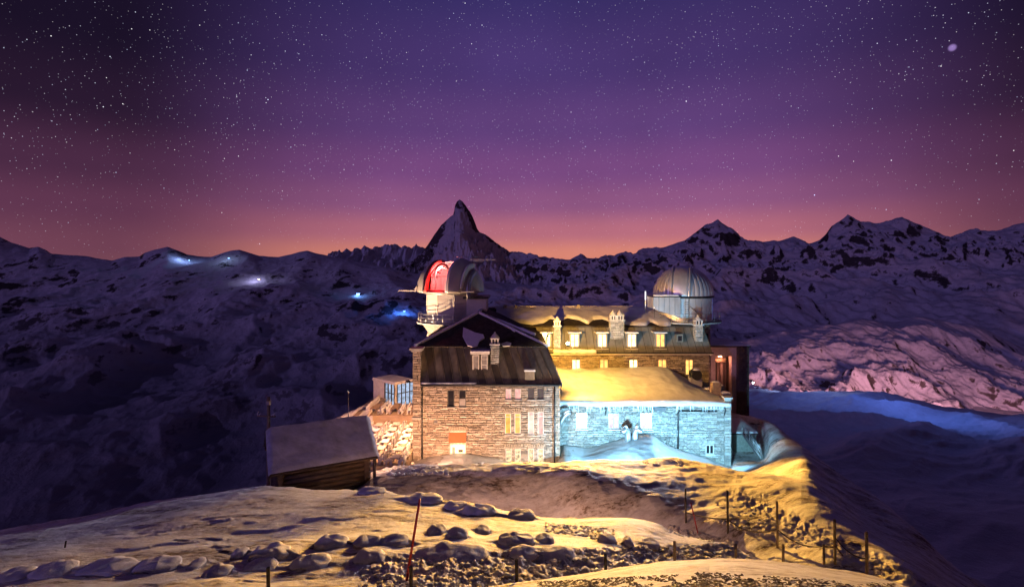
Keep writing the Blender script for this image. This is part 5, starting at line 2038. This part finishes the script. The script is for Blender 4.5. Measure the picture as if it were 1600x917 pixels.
for k, (p, q, y, lb) in enumerate(((571, 661, 57.0, 'small blue lamp above the log cabin roof corner'), (541, 658, 60.0, 'small blue lamp on the snowy parapet bank'))):
    l0 = P(p, q, y)
    o = empty('blue_lamp', tuple(l0))
    MB().tube([(0, 0, -2.2), (0, 0, -0.2)], 0.06, 6).build('post', 'dark_metal', o)
    MB().lathe((0, 0, 0), [(0.001, -0.25), (0.2, -0.18), (0.22, 0.1), (0.12, 0.24), (0.001, 0.26)], 12).build('globe', 'lamp_blue', o)
    light('POINT', (0, -0.3, 0.2), 60, (0.15, 0.15, 1.0), o, 0.2)
    tag(o, lb, 'lamp')

# glazed pavilion: its near corner points at the camera
Pv = empty('pavilion')
zt = 5.4
c0 = Vector((PX(617, 66.5), 66.5, 0))
cl = Vector((PX(583.5, 69.4), 69.4, 0))
cr_ = Vector((PX(646, 68.6), 68.6, 0))
cb = cl + (cr_ - c0)


def wall_piece(A, B, s0, s1, z0, z1, t, name, mat, off=0.0):
    d = (B - A)
    n = Vector((d.y, -d.x, 0)).normalized()
    if n.y > 0:
        n = -n
    p, q = A + d * s0 + n * off, A + d * s1 + n * off
    m = MB()
    pts = [p, q, q - n * t, p - n * t]
    m.hexa([(k.x, k.y, z0) for k in pts] + [(k.x, k.y, z1) for k in pts])
    return m.build(name, mat, Pv)


wall_piece(cl, c0, 0.0, 0.52, TZ2, zt - 0.2, 0.25, 'wall', 'render_white')
wall_piece(cl, c0, 0.52, 1.0, TZ2, zt - 0.2, 0.06, 'pane', 'win_blue', -0.1)
wall_piece(c0, cr_, 0.1, 1.0, TZ2, zt - 0.2, 0.06, 'pane', 'win_blue', -0.1)
wall_piece(c0, cr_, 0.0, 0.1, TZ2, zt - 0.2, 0.25, 'corner_post', 'render_white')
for s in (0.54, 0.69, 0.84, 0.97):
    wall_piece(cl, c0, s - 0.018, s + 0.018, TZ2, zt - 0.2, 0.1, 'mullion', 'window_frame_dark', 0.02)
for s in (0.13, 0.36, 0.58, 0.8):
    wall_piece(c0, cr_, s - 0.02, s + 0.02, TZ2, zt - 0.2, 0.1, 'mullion', 'window_frame_dark', 0.02)
wall_piece(cl, c0, 0.54, 0.97, 3.9, 4.0, 0.09, 'transom', 'window_frame_dark', 0.018)
wall_piece(c0, cr_, 0.13, 0.98, 3.9, 4.0, 0.09, 'transom', 'window_frame_dark', 0.018)
ext = 0.35
cen = (c0 + cl + cr_ + cb) / 4
rf = [c0, cr_, cb, cl]
rf = [cen + (p - cen) * 1.08 for p in rf]
MB().poly_slab([(p.x, p.y, zt) for p in rf], 0.2).build('flat_roof', 'render_white', Pv)
rf = [cen + (p - cen) * 1.05 for p in [c0, cr_, cb, cl]]
MB().poly_slab([(p.x, p.y, zt + 0.12) for p in rf], 0.118).build('roof_snow', 'roof_snow', Pv)
tag(Pv, 'flat-roofed glazed pavilion with blue-white windows above the terrace', 'pavilion')


# tables and chairs
def chair_mesh():
    m = MB()
    m.box(-0.24, 0.24, -0.24, 0.24, 0.42, 0.48)
    for sx in (-0.2, 0.2):
        m.box(sx - 0.03, sx + 0.03, -0.23, -0.17, 0.0, 0.42)
        m.box(sx - 0.03, sx + 0.03, 0.17, 0.23, 0.0, 0.98)
    m.box(-0.24, 0.24, 0.18, 0.23, 0.62, 0.98)
    m.lathe((0, -0.02, 0.48), [(0.24, 0), (0.2, 0.07), (0.001, 0.1)], 8)
    return m


def table_mesh(w, l):
    m = MB()
    m.box(-w / 2, w / 2, -l / 2, l / 2, 0.70, 0.75)
    for sx in (-1, 1):
        for sy in (-1, 1):
            m.box(sx * (w / 2 - 0.08) - 0.03, sx * (w / 2 - 0.08) + 0.03, sy * (l / 2 - 0.1) - 0.03, sy * (l / 2 - 0.1) + 0.03, 0.0, 0.70)
    return m


ch0 = chair_mesh().build('chair', 'chair_white')
tb0 = table_mesh(0.8, 1.15).build('table', 'chair_white')
tb1 = table_mesh(0.9, 2.6).build('table', 'table_wood')
used = set()


def put(o, x, y, z, rz, label, cat, group):
    c = o if o.name not in used else share(o, None)
    used.add(o.name)
    c.location = (x, y, z)
    c.rotation_euler = (0, 0, rz)
    tag(c, label, cat, group)


# lower tier: columns of small white tables, a chair at each side
for col_ in range(4):
    for row in range(6):
        y = 49.6 + row * 2.05 + 0.3 * (col_ % 2)
        x = -11.2 - col_ * 1.95 - 0.04 * (y - 49)
        if x < -14.4 - (y - 48) * 0.45 or y > 61.3:
            continue
        put(tb0, x, y, TZ1, random.uniform(-0.05, 0.05), 'small white table on the lower terrace deck', 'table', 'tables on the lower terrace')
        for sx in (-1, 1):
            for sy in (-0.33, 0.33):
                put(ch0, x + sx * (0.62 + random.uniform(-0.05, 0.08)), y + sy, TZ1, -sx * math.pi / 2 + random.uniform(-0.15, 0.15), 'white chair with snow on its seat at lower terrace tables', 'chair', 'chairs on the lower terrace')
# upper tier: long wooden tables
for col_ in range(3):
    for row in range(2):
        x = -12.0 - col_ * 2.5
        y = 64.2 + row * 3.3
        if row == 1 and col_ == 1:
            continue
        put(tb1, x, y, TZ2, 0.0, 'long wooden table on the upper terrace below the pavilion', 'table', 'long tables on the upper terrace')
        for sx in (-1, 1):
            for k in range(4):
                put(ch0, x + sx * 0.72, y - 1.0 + k * 0.66, TZ2, -sx * math.pi / 2 + random.uniform(-0.15, 0.15), 'white chair pulled up to long wooden table, upper terrace', 'chair', 'chairs on the upper terrace')

# ------------------------------------------------------------------ log cabin
Cb = empty('log_cabin')
e0 = P(422, 742, 28.0)
e1 = P(590, 713, 30.8)
u = Vector((e1.x - e0.x, e1.y - e0.y, 0))
Lc = u.length
u.normalize()
vv = Vector((-u.y, u.x, 0))
zE = (e0.z + e1.z) / 2
wd = 5.0                          # full roof depth
rise = 1.75


def cp(s, t, z):
    """s along the eave, t from the front eave backwards"""
    p = Vector((e0.x, e0.y, 0)) + u * s + vv * t
    return Vector((p.x, p.y, z))


inset = 0.55
zlow = 5.6
logs = 11
lr = (zE - 0.05 - zlow) / logs / 2
log0 = None
for side, t in (('front', 0.6), ('back', wd - 0.6)):
    for k in range(logs):
        z = zlow + lr + k * 2 * lr
        a, b = cp(inset - 0.25, t, z), cp(Lc - inset + 0.25, t, z)
        MB().tube([a, a.lerp(b, 0.5) + Vector((0, 0, random.uniform(-0.01, 0.01))), b], [lr * random.uniform(1.0, 1.12) for _ in range(3)], 8).build('log', 'log', Cb)
for s in (inset, Lc - inset):
    for k in range(logs + 4):
        z = zlow + lr * 2 + k * 2 * lr
        over = max(0.0, z - zE) / rise * (wd / 2)
        t0, t1 = 0.4 + over, wd - 0.4 - over
        if t1 - t0 < 0.4:
            continue
        a, b = cp(s, t0, z), cp(s, t1, z)
        MB().tube([a, b], lr * 1.05, 8).build('log', 'log', Cb)
MB().slab([cp(-0.02, 0, zE - 0.05), cp(Lc + 0.02, 0, zE - 0.05), cp(Lc + 0.02, wd / 2, zE + rise - 0.05), cp(-0.02, wd / 2, zE + rise - 0.05)], 0.14).build('roof', 'log', Cb)
MB().slab([cp(Lc + 0.02, wd, zE - 0.05), cp(-0.02, wd, zE - 0.05), cp(-0.02, wd / 2, zE + rise - 0.05), cp(Lc + 0.02, wd / 2, zE + rise - 0.05)], 0.14).build('roof', 'log', Cb)
for back in (0, 1):
    nx_, ny_ = 44, 22
    v, f = [], []
    for j in range(ny_ + 1):
        for i in range(nx_ + 1):
            s = -0.1 + (Lc + 0.2) * i / nx_
            tt = j / ny_
            t = wd / 2 * tt if not back else wd - wd / 2 * tt
            z = zE + rise * tt
            edge = min(1.0, i / 2.0, (nx_ - i) / 2.0, (j + 0.35) / 1.4)
            th = (0.20 + 0.07 * nz(s, t, 0.8, 3)) * max(0.0, edge) ** 0.5 - 0.03
            p = cp(s, t - (0.06 if not back else -0.06) * (1 - tt), z + th)
            v.append(tuple(p))
    w = nx_ + 1
    for j in range(ny_):
        for i in range(nx_):
            a = j * w + i
            f.append((a, a + 1, a + w + 1, a + w) if not back else (a, a + w, a + w + 1, a + 1))
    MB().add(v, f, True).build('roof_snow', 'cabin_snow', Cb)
MB().tube([cp(Lc - 0.12, 0.25, 4.8), cp(Lc - 0.12, 0.25, zE - 0.1)], 0.1, 8).build('corner_post', 'log', Cb)
MB().box(*sorted((cp(0, 0, 0).x - 1.6, cp(0, 0, 0).x - 0.35)), 28.8, 29.6, 6.6, 7.0).build('lean_shelf', 'timber', Cb)
tag(Cb, 'small dark log cabin with a snow-covered pitched roof', 'cabin')

cl_ = empty('wall_lamp', tuple(cp(Lc + 0.1, wd * 0.5, zE - 0.4)))
MB().lathe((0, 0, 0), [(0.001, 0.14), (0.12, 0.08), (0.14, -0.1), (0.001, -0.16)], 12).build('globe', 'lamp_small', cl_)
MB().tube([(-0.75, -0.35, 0.1), (0, 0, 0.14)], 0.03, 6).build('bracket', 'dark_metal', cl_)
light('POINT', (0.25, -0.05, -0.25), 220, (1.0, 0.50, 0.32), cl_, 0.12)
tag(cl_, 'small warm wall lamp under the cabin gable', 'lamp')

# added bollard lights, unseen in the hollow, put here to brighten the bank
for (bx_, by_, e_) in ((-4.6, 25.6, 150), (-2.0, 25.4, 240), (1.2, 25.0, 230), (4.2, 24.3, 220)):
    o = empty('added_bollard', (bx_, by_, gz(bx_, by_)))
    MB().tube([(0, 0, -0.2), (0, 0, 0.62)], 0.06, 8).build('post', 'dark_metal', o)
    MB().tube([(0, 0, 0.622), (0, 0, 0.78)], 0.075, 10).build('lens', 'lamp_small', o)
    MB().lathe((0, 0, 0.781), [(0.11, 0), (0.09, 0.05), (0.001, 0.07)], 10).build('cap', 'dark_metal', o)
    light('POINT', (0, 0.25, 0.72), e_, (1.0, 0.50, 0.34), o, 0.1)
    tag(o, 'added short bollard light brightening the bank from the hollow', 'bollard', 'added bollards in the hollow below the bank')

# pole with cross-arm behind the cabin
up_ = empty('utility_pole', (PX(419.5, 34), 34, gz(PX(419.5, 34), 34) - 0.2))
hz = PZ(620, 34) - up_.location.z
MB().tube([(0, 0, 0), (0, 0, hz)], [0.13, 0.10], 10).build('pole', 'timber', up_)
zc = PZ(650, 34) - up_.location.z
MB().tube([(-0.68, -0.1, zc + 0.05), (0.5, -0.1, zc)], 0.05, 6).build('cross_arm', 'timber', up_)
for x, h in ((-0.64, 0.34), (-0.52, 0.2), (0.42, 0.22), (0.3, 0.14)):
    MB().tube([(x, -0.1, zc + 0.03), (x - 0.05, -0.1, zc + h * 0.6), (x + 0.05, -0.1, zc + h)], 0.035, 6).build('insulator', 'chair_white', up_)
MB().box(-0.09, 0.12, -0.18, 0.1, hz - 0.5, hz - 0.25).build('pole_box', 'grey_metal', up_)
tag(up_, 'wooden pole with cross-arm and insulators behind the log cabin', 'pole')

# ------------------------------------------------------------------ things in front of the annex
for k, (p, lb) in enumerate(((981, 'snow-covered bent vent pipe turned towards the annex door'), (992, 'snow-covered bent vent pipe leaning off the drift'))):
    b = Vector((PX(p, 54.6), 54.6, PZ(697, 54.6)))
    o = empty('vent_pipe', tuple(b + Vector((0, 0, 0.3))))
    o.scale = (1.2, 1.2, 1.25)
    s = -1 if k == 0 else 1
    MB().tube([(0, 0, -0.6), (0, 0, 0.5), (0.02 * s, 0, 0.9), (0.12 * s, -0.05, 1.18), (0.3 * s, -0.15, 1.25), (0.45 * s, -0.2, 1.1), (0.48 * s, -0.22, 0.95)], [0.27, 0.27, 0.27, 0.26, 0.25, 0.24, 0.24], 12).build('pipe', 'galvanised', o)
    MB().tube([(0.05 * s, 0, 1.25), (0.2 * s, -0.08, 1.42), (0.38 * s, -0.15, 1.34)], [0.14, 0.2, 0.12], 8).build('snow_cap', 'snow', o)
    tag(o, lb, 'pipe')
o = empty('swan_neck_duct', (5.0, 54.6, PZ(662, 54.6)))
MB().tube([(0.0, 0, -0.2), (0.25, 0, 0.3), (0.55, -0.05, 0.85), (0.9, -0.05, 1.15), (1.3, -0.05, 1.2)], [0.2, 0.22, 0.24, 0.24, 0.22], 12).build('duct', 'galvanised', o)
MB().tube([(0.3, 0, 0.6), (0.62, -0.05, 1.12), (1.0, -0.05, 1.38), (1.3, -0.05, 1.38)], [0.1, 0.17, 0.17, 0.08], 8).build('snow_cap', 'snow', o)
MB().tube([(1.28, -0.05, 1.2), (1.34, -0.05, 1.2)], 0.25, 12).build('mouth', 'dark_metal', o)
tag(o, 'snow-capped swan-neck duct sticking out of the wing wall', 'duct')

# ------------------------------------------------------------------ snow poles and fences
def snow_pole(a, b, r, label):
    a, b = Vector(a), Vector(b)
    o = empty('snow_pole', tuple(a))
    MB().tube([(0, 0, -0.3), tuple(b - a)], [r, r * 0.8], 8).build('shaft', 'red_paint', o)
    MB().lathe(tuple(b - a), [(r * 0.8, 0), (r * 0.5, r * 0.6), (0.001, r * 0.8)], 8).build('tip', 'red_paint', o)
    tag(o, label, 'snow pole')


g = ghit(632, 908)
snow_pole(g, (PX(656, g.y + 0.3), g.y + 0.3, PZ(780, g.y + 0.3)), 0.035, 'tall leaning red snow pole among the snowy rocks')
g = ghit(1093, 834)
snow_pole(g, (PX(1079.5, g.y), g.y, PZ(785, g.y)), 0.03, 'short red snow pole leaning beside the rope fence')

fence = empty('rope_fence')
tops = []
for (p, t, y, r, mt) in ((1072, 763, 25.4, 0.05, 'dark_post'), (1137.5, 766, 23.4, 0.055, 'dark_post'), (1215, 783, 21.2, 0.05, 'old_post'), (1305, 811, 18.4, 0.05, 'old_post'), (1355, 831, 17.0, 0.05, 'old_post'), (1288, 850, 18.6, 0.042, 'old_post')):
    top = Vector((PX(p - 1.0, y), y, PZ(t, y)))
    foot = Vector((PX(p, y), y, gz(PX(p, y), y) - 0.35))
    MB().tube([foot, top], [r, r * 0.9], 8).build('post', mt, fence)
    tops.append((foot + Vector((0, 0, 0.35)), top))


def rope_between(a, b, sag, parent, r=0.022):
    pts = []
    for i in range(15):
        t = i / 14
        p = a.lerp(b, t)
        p.z -= sag * 4 * t * (1 - t)
        q = gz(p.x, p.y) + 0.02
        if p.z < q:
            p.z = q
        pts.append(p)
    MB().tube(pts, r, 6).build('rope', 'rope', parent)


def along(k, py):
    f, t = tops[k]
    z = PZ(py, t.y)
    s = (z - f.z) / (t.z - f.z)
    return f.lerp(t, max(0.05, min(1, s)))


rope_between(along(0, 800), along(1, 810), 0.1, fence, 0.03)
rope_between(along(1, 811), along(2, 826), 0.32, fence, 0.024)
rope_between(along(2, 826), along(5, 853), 0.25, fence)
rope_between(along(5, 853), along(3, 854), 0.02, fence, 0.03)
rope_between(along(3, 838), along(4, 872), 0.2, fence)
MB().tube([P(1306, 853, tops[3][1].y - 0.05), P(1317, 868, tops[3][1].y - 0.3)], 0.03, 6).build('strut', 'old_post', fence)
tag(fence, 'weathered rope fence running down the crest of the bank', 'fence')

near = empty('stake_fence')
for (p, t, wpx, mt) in ((420, 886, 6, 'dark_post'), (643, 884, 6, 'dark_post'), (808, 874, 5.5, 'dark_post'), (947, 865, 5, 'dark_post'), (1055, 845, 4.5, 'old_post'), (1150.5, 850, 4.5, 'old_post'), (1224.5, 850, 4.5, 'old_post')):
    y = 10.6 if p > 700 else 11.4
    x = PX(p, y)
    r = wpx / 2 / F * y
    foot = Vector((x, y, gz(x, y) - 0.4))
    top = Vector((PX(p - 1, y), y, PZ(t, y)))
    MB().tube([foot, top], [r, r * 0.95], 8).build('stake', mt, near)
tag(near, 'row of short dark fence stakes along the snow hump', 'fence')
h = ghit(100, 855)
o = MB().tube([h + Vector((0, 0, -0.2)), h + Vector((0.07, 0.0, 0.22))], 0.025, 6).build('broken_stake', 'dark_post')
tag(o, 'thin broken stake stuck in the pale snowfield', 'stake')

# ------------------------------------------------------------------ rocks of the near hill
for i, ((a, b, c, d), rp) in enumerate(zip(ROCKS, ROCK_POS)):
    if rp is None:
        continue
    rx, ry, rw, rh = rp
    nu, nv = 44, 14
    v, f = [], []
    sd = i * 3.7
    dep = min(0.55, 0.26 + rw * 0.15)
    for j in range(nv + 1):
        la = -0.12 * math.pi + (0.62 * math.pi) * j / nv
        for k in range(nu):
            th = 2 * math.pi * k / nu
            ct, sn = math.cos(th), math.sin(th)
            cr = max(0.0, math.cos(la)) ** 0.45
            ex = math.copysign(abs(ct) ** 0.75, ct)
            ey = math.copysign(abs(sn) ** 0.8, sn)
            lob = nz(ex * cr * rw * 1.6 + sd, ey * cr * 0.8 + sd * 0.3, 1.0, 2)
            n_ = 1 + 0.30 * lob + 0.10 * nz(ex * cr * rw * 4 + sd, ey * cr * 2 + la * 1.2, 1.0, 3)
            taper = 1 - 0.30 * abs(ex * cr) ** 2.5
            v.append((rw / 2 * cr * ex * (1 + 0.10 * nz(sd, la * 1.5 + ey, 1.0, 2)), dep * cr * ey * n_, rh * 0.50 * math.sin(la) * taper * (0.9 + 0.35 * lob)))
    for j in range(nv):
        for k in range(nu):
            f.append((j * nu + k, j * nu + (k + 1) % nu, (j + 1) * nu + (k + 1) % nu, (j + 1) * nu + k))
    f.append(tuple(nv * nu + k for k in range(nu)))
    o = MB().add(v, f, True).build('boulder', 'boulder')
    y = ry + dep * 0.55
    o.location = (rx / ry * y, y, min(gz(rx, ry - 0.4), gz(rx, ry)) - rh * 0.02)
    one = {(391, 456): 'largest rounded boulder with a snow tail behind it', (719, 776): 'humped boulder standing alone on the smooth snow crest',
           (646, 763): 'very long flat rock beside the tall red snow pole', (364, 387): 'small rock tucked against the largest rounded boulder',
           (793, 836): 'low rock beside the humped crest boulder, on its fence side', (694, 731): 'low rock beside the humped crest boulder, on its cabin side',
           (559, 602): 'low rock on the crest at the cabin corner post', (628, 692): 'low rock on the crest between cabin and humped boulder',
           (974, 990): 'narrow stone among the clods towards the rope fence', (492, 545): 'long boulder between the largest boulder and the red pole'}
    if (a, b) in one:
        tag(o, one[(a, b)], 'boulder')
    elif b < 300:
        tag(o, 'long snow-banked boulder in the row across the open snowfield', 'boulder', 'boulders in the row across the snowfield')
    elif b < 645:
        tag(o, 'snow-dusted boulder between the largest boulder and the red pole', 'boulder', 'boulders between the largest boulder and the pole')
    else:
        tag(o, 'snow-dusted boulder between the red pole and the trodden clods', 'boulder', 'boulders between the pole and the clods')


# ------------------------------------------------------------------ frozen clods where the snow is trodden up
def clods(regions, n, name, label, smin, smax, ymin=10.5, mat='clod'):
    m = MB()
    ico_v, ico_f = [], []
    for j, (z, r_, k) in enumerate(((-0.6, 0.8, 5), (0.25, 1.0, 5), (0.75, 0.55, 5))):
        for q in range(k):
            th = 2 * math.pi * (q + 0.5 * (j % 2)) / k
            ico_v.append((r_ * math.cos(th), r_ * math.sin(th), z))
    for j in range(2):
        for q in range(5):
            ico_f.append((j * 5 + q, j * 5 + (q + 1) % 5, (j + 1) * 5 + (q + 1) % 5, (j + 1) * 5 + q))
    ico_f.append(tuple(10 + q for q in range(5)))
    cnt = 0
    while cnt < n:
        poly = random.choice(regions)
        fx, fy = random.random(), random.random()
        x0, x1 = poly[0], poly[1]
        px = x0 + (x1 - x0) * fx
        lo = poly[2] + (poly[4] - poly[2]) * fx
        hi = poly[3] + (poly[5] - poly[3]) * fx
        py = lo + (hi - lo) * fy
        cnt += 1
        if nz(px * 0.02, py * 0.06, 1.0, 2) < -0.22:
            continue
        h = ghit(px, py)
        if h is None or h.y < ymin or h.y > 45:
            continue
        s = random.uniform(smin, smax) * (1.6 if random.random() < 0.08 else 1)
        ang = random.uniform(0, 6.28)
        sx, sy, sz = random.uniform(0.8, 1.5), random.uniform(0.7, 1.1), random.uniform(0.45, 0.8)
        vs_ = []
        for (x, y, z) in ico_v:
            q = 1 + random.uniform(-0.22, 0.22)
            X, Y = x * sx * s * q, y * sy * s * q
            vs_.append((h.x + X * math.cos(ang) - Y * math.sin(ang), h.y + X * math.sin(ang) + Y * math.cos(ang), h.z - 0.25 * s + z * sz * s * q))
        m.add(vs_, ico_f, random.random() < 0.6)
    o = m.build(name, mat)
    tag(o, label, 'snow', kind='stuff')


# (x0, x1, top at x0, bottom at x0, top at x1, bottom at x1)
clods([(560, 800, 884, 917, 866, 917), (800, 1000, 866, 912, 852, 884), (1000, 1180, 846, 882, 862, 880), (850, 960, 816, 830, 826, 846)], 1000, 'snow_clods', 'trodden frozen snow clods between the boulders and the stakes', 0.035, 0.10)
clods([(1120, 1260, 782, 815, 822, 862), (1240, 1400, 822, 865, 882, 905), (1005, 1065, 717, 725, 719, 727), (1040, 1150, 818, 832, 846, 856)], 650, 'snow_clods', 'broken snow clods along the rope fence crest', 0.05, 0.14)
clods([(660, 760, 704, 722, 706, 724), (600, 700, 728, 742, 728, 742)], 500, 'snow_clods', 'rough snow lumps in front of the shop window', 0.08, 0.2)

clods([(840, 1120, 908, 918, 894, 918), (1080, 1400, 892, 918, 912, 925)], 2600, 'gravel', 'brown gravel frozen into the snow hump beside the stakes', 0.008, 0.028, 6.0, 'gravel')

# ------------------------------------------------------------------ far lights on the slopes and lift masts
def surf_point(XYZ, px, py):
    X, Y, Z = XYZ
    pp = X[0] / Y[0] * F + 800
    j = int(np.clip(np.searchsorted(pp, px), 1, len(pp) - 1))
    ray = CZ - (py - HY) / F * Y[:, j]
    ok = Z[:, j] >= ray
    i = int(np.argmax(ok))
    y = Y[i, j]
    return Vector(((px - 800) / F * y, y, Z[i, j]))


def mountain_station(px, py, color, energy, lens, label, size=1.0, lift=40, dist=60, spot=None):
    p = surf_point(MX1, px, py)
    o = empty('mountain_station', tuple(p))
    s = size
    MB().box(-14 * s, 14 * s, -8 * s, 8 * s, -15 * s, 9 * s).build('wall', 'concrete', o)
    MB().add([(-15 * s, -9 * s, 9 * s), (15 * s, -9 * s, 9 * s), (15 * s, 9 * s, 9 * s), (-15 * s, 9 * s, 9 * s), (-15 * s, 0, 15 * s), (15 * s, 0, 15 * s)],
             [(0, 1, 5, 4), (2, 3, 4, 5), (0, 4, 3), (1, 2, 5), (0, 3, 2, 1)]).build('roof', 'roof_snow', o)
    w0 = MB().box(-1.8 * s, 1.8 * s, -0.4, 0.0, 0, 5 * s).build('window', lens, o)
    for k in range(4):
        (w0 if k == 0 else share(w0, o)).location = (-9 * s + 6 * s * k, -8.05 * s, 2 * s)
    light('POINT', (0, -dist, lift), energy, color, o, 6.0)
    tag(o, label, 'building')


mountain_station(560, 461, (0.16, 0.38, 1.0), 3.0e5, 'lamp_skyblue', 'tiny mountain station glowing bright blue on the slope', 1.6, 25, 45)
mountain_station(632, 487, (0.06, 0.20, 1.0), 9.0e5, 'lamp_skyblue', 'tiny mountain station beside a blue-lit snow patch', 0.8, 50, 80)
mountain_station(296, 408, (0.30, 0.45, 1.0), 1.0e6, 'lamp_skyblue', 'tiny station on the saddle below the dark rock peak', 1.0, 90, 150)
mountain_station(358, 405, (0.45, 0.6, 1.0), 0.3e6, 'lamp_skyblue', 'tiny station under the rounded snow summit', 1.0, 80, 120)
mountain_station(405, 437, (0.6, 0.55, 1.0), 0.6e6, 'lamp_small', 'tiny station with warm windows above the rock band', 1.0, 70, 120)

for k, (px, py, hp, lb) in enumerate(((1180, 612, 9, 'white ski-lift mast beside the lit lift lamp'), (1187, 612, 9, 'white ski-lift mast at the edge of the plateau'), (1198, 611, 5, 'short distant ski-lift mast on the plateau'))):
    y = 1330.0
    b = P(px, py + 2, y)
    o = empty('lift_mast', (b.x, b.y, b.z - 1.5))
    h = hp / F * y
    MB().tube([(0, 0, -8), (0, 0, h + 1.5)], 0.8, 6).build('pole', 'white_panel', o)
    MB().box(-4, 4, -0.6, 0.6, h + 1.2, h + 2.6).build('cross_arm', 'white_panel', o)
    if k == 0:
        MB().box(-7, -4, -1.2, 0.6, h + 12, h + 15).build('lamp', 'lamp_white', o)
        MB().tube([(-3.5, 0, h + 1.5), (-5, 0, h + 12)], 0.4, 5).build('lamp_arm', 'white_panel', o)
        light('POINT', (150, -330, h + 190), 0.7e6, (0.12, 0.24, 1.0), o, 4.0)  # added blue fill over the plateau, far off the lamp
        light('POINT', (60, -90, h + 60), 2.0e5, (0.45, 0.55, 1.0), o, 4.0)  # added fill light, set apart from the lamp
    tag(o, lb, 'ski lift mast')

# glow of the village deep in the valley, hidden by the plateau
vg = light('SPOT', (PX(1480, 1800), 1800, CZ - 500), 4.8e7, (1.0, 0.40, 0.46), None, 60, (PX(1450, 3000), 3000, -330), 150, 0.5, name='village_lights')

# ------------------------------------------------------------------ floodlights of the hotel
WARM = (1.0, 0.50, 0.08)
tcorner = Vector((PX(855, 55.0), 55.0, PZ(527, 55.0)))
floodlight((7.0, 64.3, 10.9), (12, 20, 12.5), 250000, WARM, 'lamp_warm', 'yellow floodlight over the eave of the long block', (7.0, 65.6, 10.4), angle=76, radius=0.15, size=0.2)
floodlight(tuple(tcorner + Vector((0.15, 0.45, 0.1))), (15, 66, 11.5), 21000, WARM, 'lamp_warm', 'yellow floodlight on the mansard corner turned to the annex roof', tuple(tcorner + Vector((-0.4, 0.5, -0.8))), angle=130, radius=0.1, size=0.14)
floodlight(tuple(tcorner + Vector((-0.25, -0.1, 0.35))), (-5, 13, 12.3), 62000, WARM, 'lamp_warm', 'glaring yellow floodlight on the mansard corner turned to the hill', tuple(tcorner + Vector((-0.4, 0.3, -0.8))), angle=34, radius=0.12, size=0.18)
# cool light on the annex from a ground floodlight behind the bank
for fx_, lb in ((9.0, 'cool ground floodlight facing the annex wall near the wing'), (18.5, 'cool ground floodlight facing the annex wall near its free corner')):
    g0 = (fx_, 46.5, gz(fx_, 46.5) + 0.7)
    floodlight(g0, (fx_ + 1.0, 56, 3.0), 12500, (0.30, 0.70, 1.0), 'lamp_cool', lb, (fx_, 46.3, gz(fx_, 46.3)), angle=140, size=0.2)
# warm ground light on the wing
g0 = (-7.5, 46.5, gz(-7.5, 46.5) + 0.45)
floodlight(g0, (-6, 53, 6.5), 7000, (1.0, 0.50, 0.27), 'lamp_small', 'warm ground floodlight facing the wing wall by the shop window', (-7.5, 46.2, gz(-7.5, 46.2)), angle=140, size=0.18)
g0 = (2.0, 45.5, gz(2.0, 45.5) + 0.45)
floodlight(g0, (0, 53, 7), 5200, (1.0, 0.72, 0.48), 'lamp_small', 'pale ground floodlight facing the wing wall near the annex', (2.0, 45.2, gz(2.0, 45.2)), angle=140, size=0.18)
# terrace
floodlight((-11.1, 54.5, 8.2), (-14.5, 58, 1.4), 11000, (1.0, 0.46, 0.22), 'lamp_small', 'warm floodlight high on the wing wall above the terrace', (-10.2, 54.8, 8.0), angle=150, size=0.18)
floodlight((-19.5, 61.0, 5.6), (-8.5, 68, 16.5), 42000, (1.0, 0.62, 0.36), 'lens_dim', 'warm uplight on a terrace post aimed at the open dome', (-19.5, 61.0, 1.4), angle=60, size=0.16)
# cool floodlight on the closed tower's gallery towards the hill
floodlight((18.5, 66.6, 15.2), (-10, 13, 11.5), 62000, (0.90, 0.82, 0.98), 'lens_dim', 'pale floodlight below the silver dome turned to the hill', (18.7, 67.2, 13.8), angle=38, radius=0.2, size=0.14)


# ------------------------------------------------------------------ clean wind-blown snow against the walls
def drift(x0, x1, y0, y1, name, label, th=0.14):
    heightslab_root = heightslab(name, lambda x, y: gz(x, y) + th * min(1.0, 5 * min((x - x0) / (x1 - x0), (x1 - x) / (x1 - x0), (y - y0) / (y1 - y0)) + 0.02) + 0.05 * nz(x, y, 1.3, 3) - 0.02,
                                 x0, x1, y0, y1, 90, 40, 'snow', None, 0.5)
    tag(heightslab_root, label, 'snow drift', kind='structure')


drift(cx(879), cx(1139), 47.5, 55.75, 'snow_drift', 'clean snow drift heaped along the annex wall')
drift(ax(690), ax(800), 47.0, 52.65, 'snow_drift', 'smooth snow drift below the shop window of the wing')

# ------------------------------------------------------------------ put each built thing's origin at its base
bpy.context.view_layer.update()
for o in [q for q in scene.objects if q.type == 'EMPTY' and q.parent is None and q.location.length < 1e-6]:
    lo, hi = Vector((1e9,) * 3), Vector((-1e9,) * 3)
    for c in o.children_recursive:
        if c.type == 'MESH':
            for k in c.bound_box:
                w = c.matrix_world @ Vector(k)
                lo = Vector(map(min, lo, w))
                hi = Vector(map(max, hi, w))
    base = Vector(((lo.x + hi.x) / 2, (lo.y + hi.y) / 2, lo.z))
    o.location = base
    for c in o.children:
        c.location = c.location - base
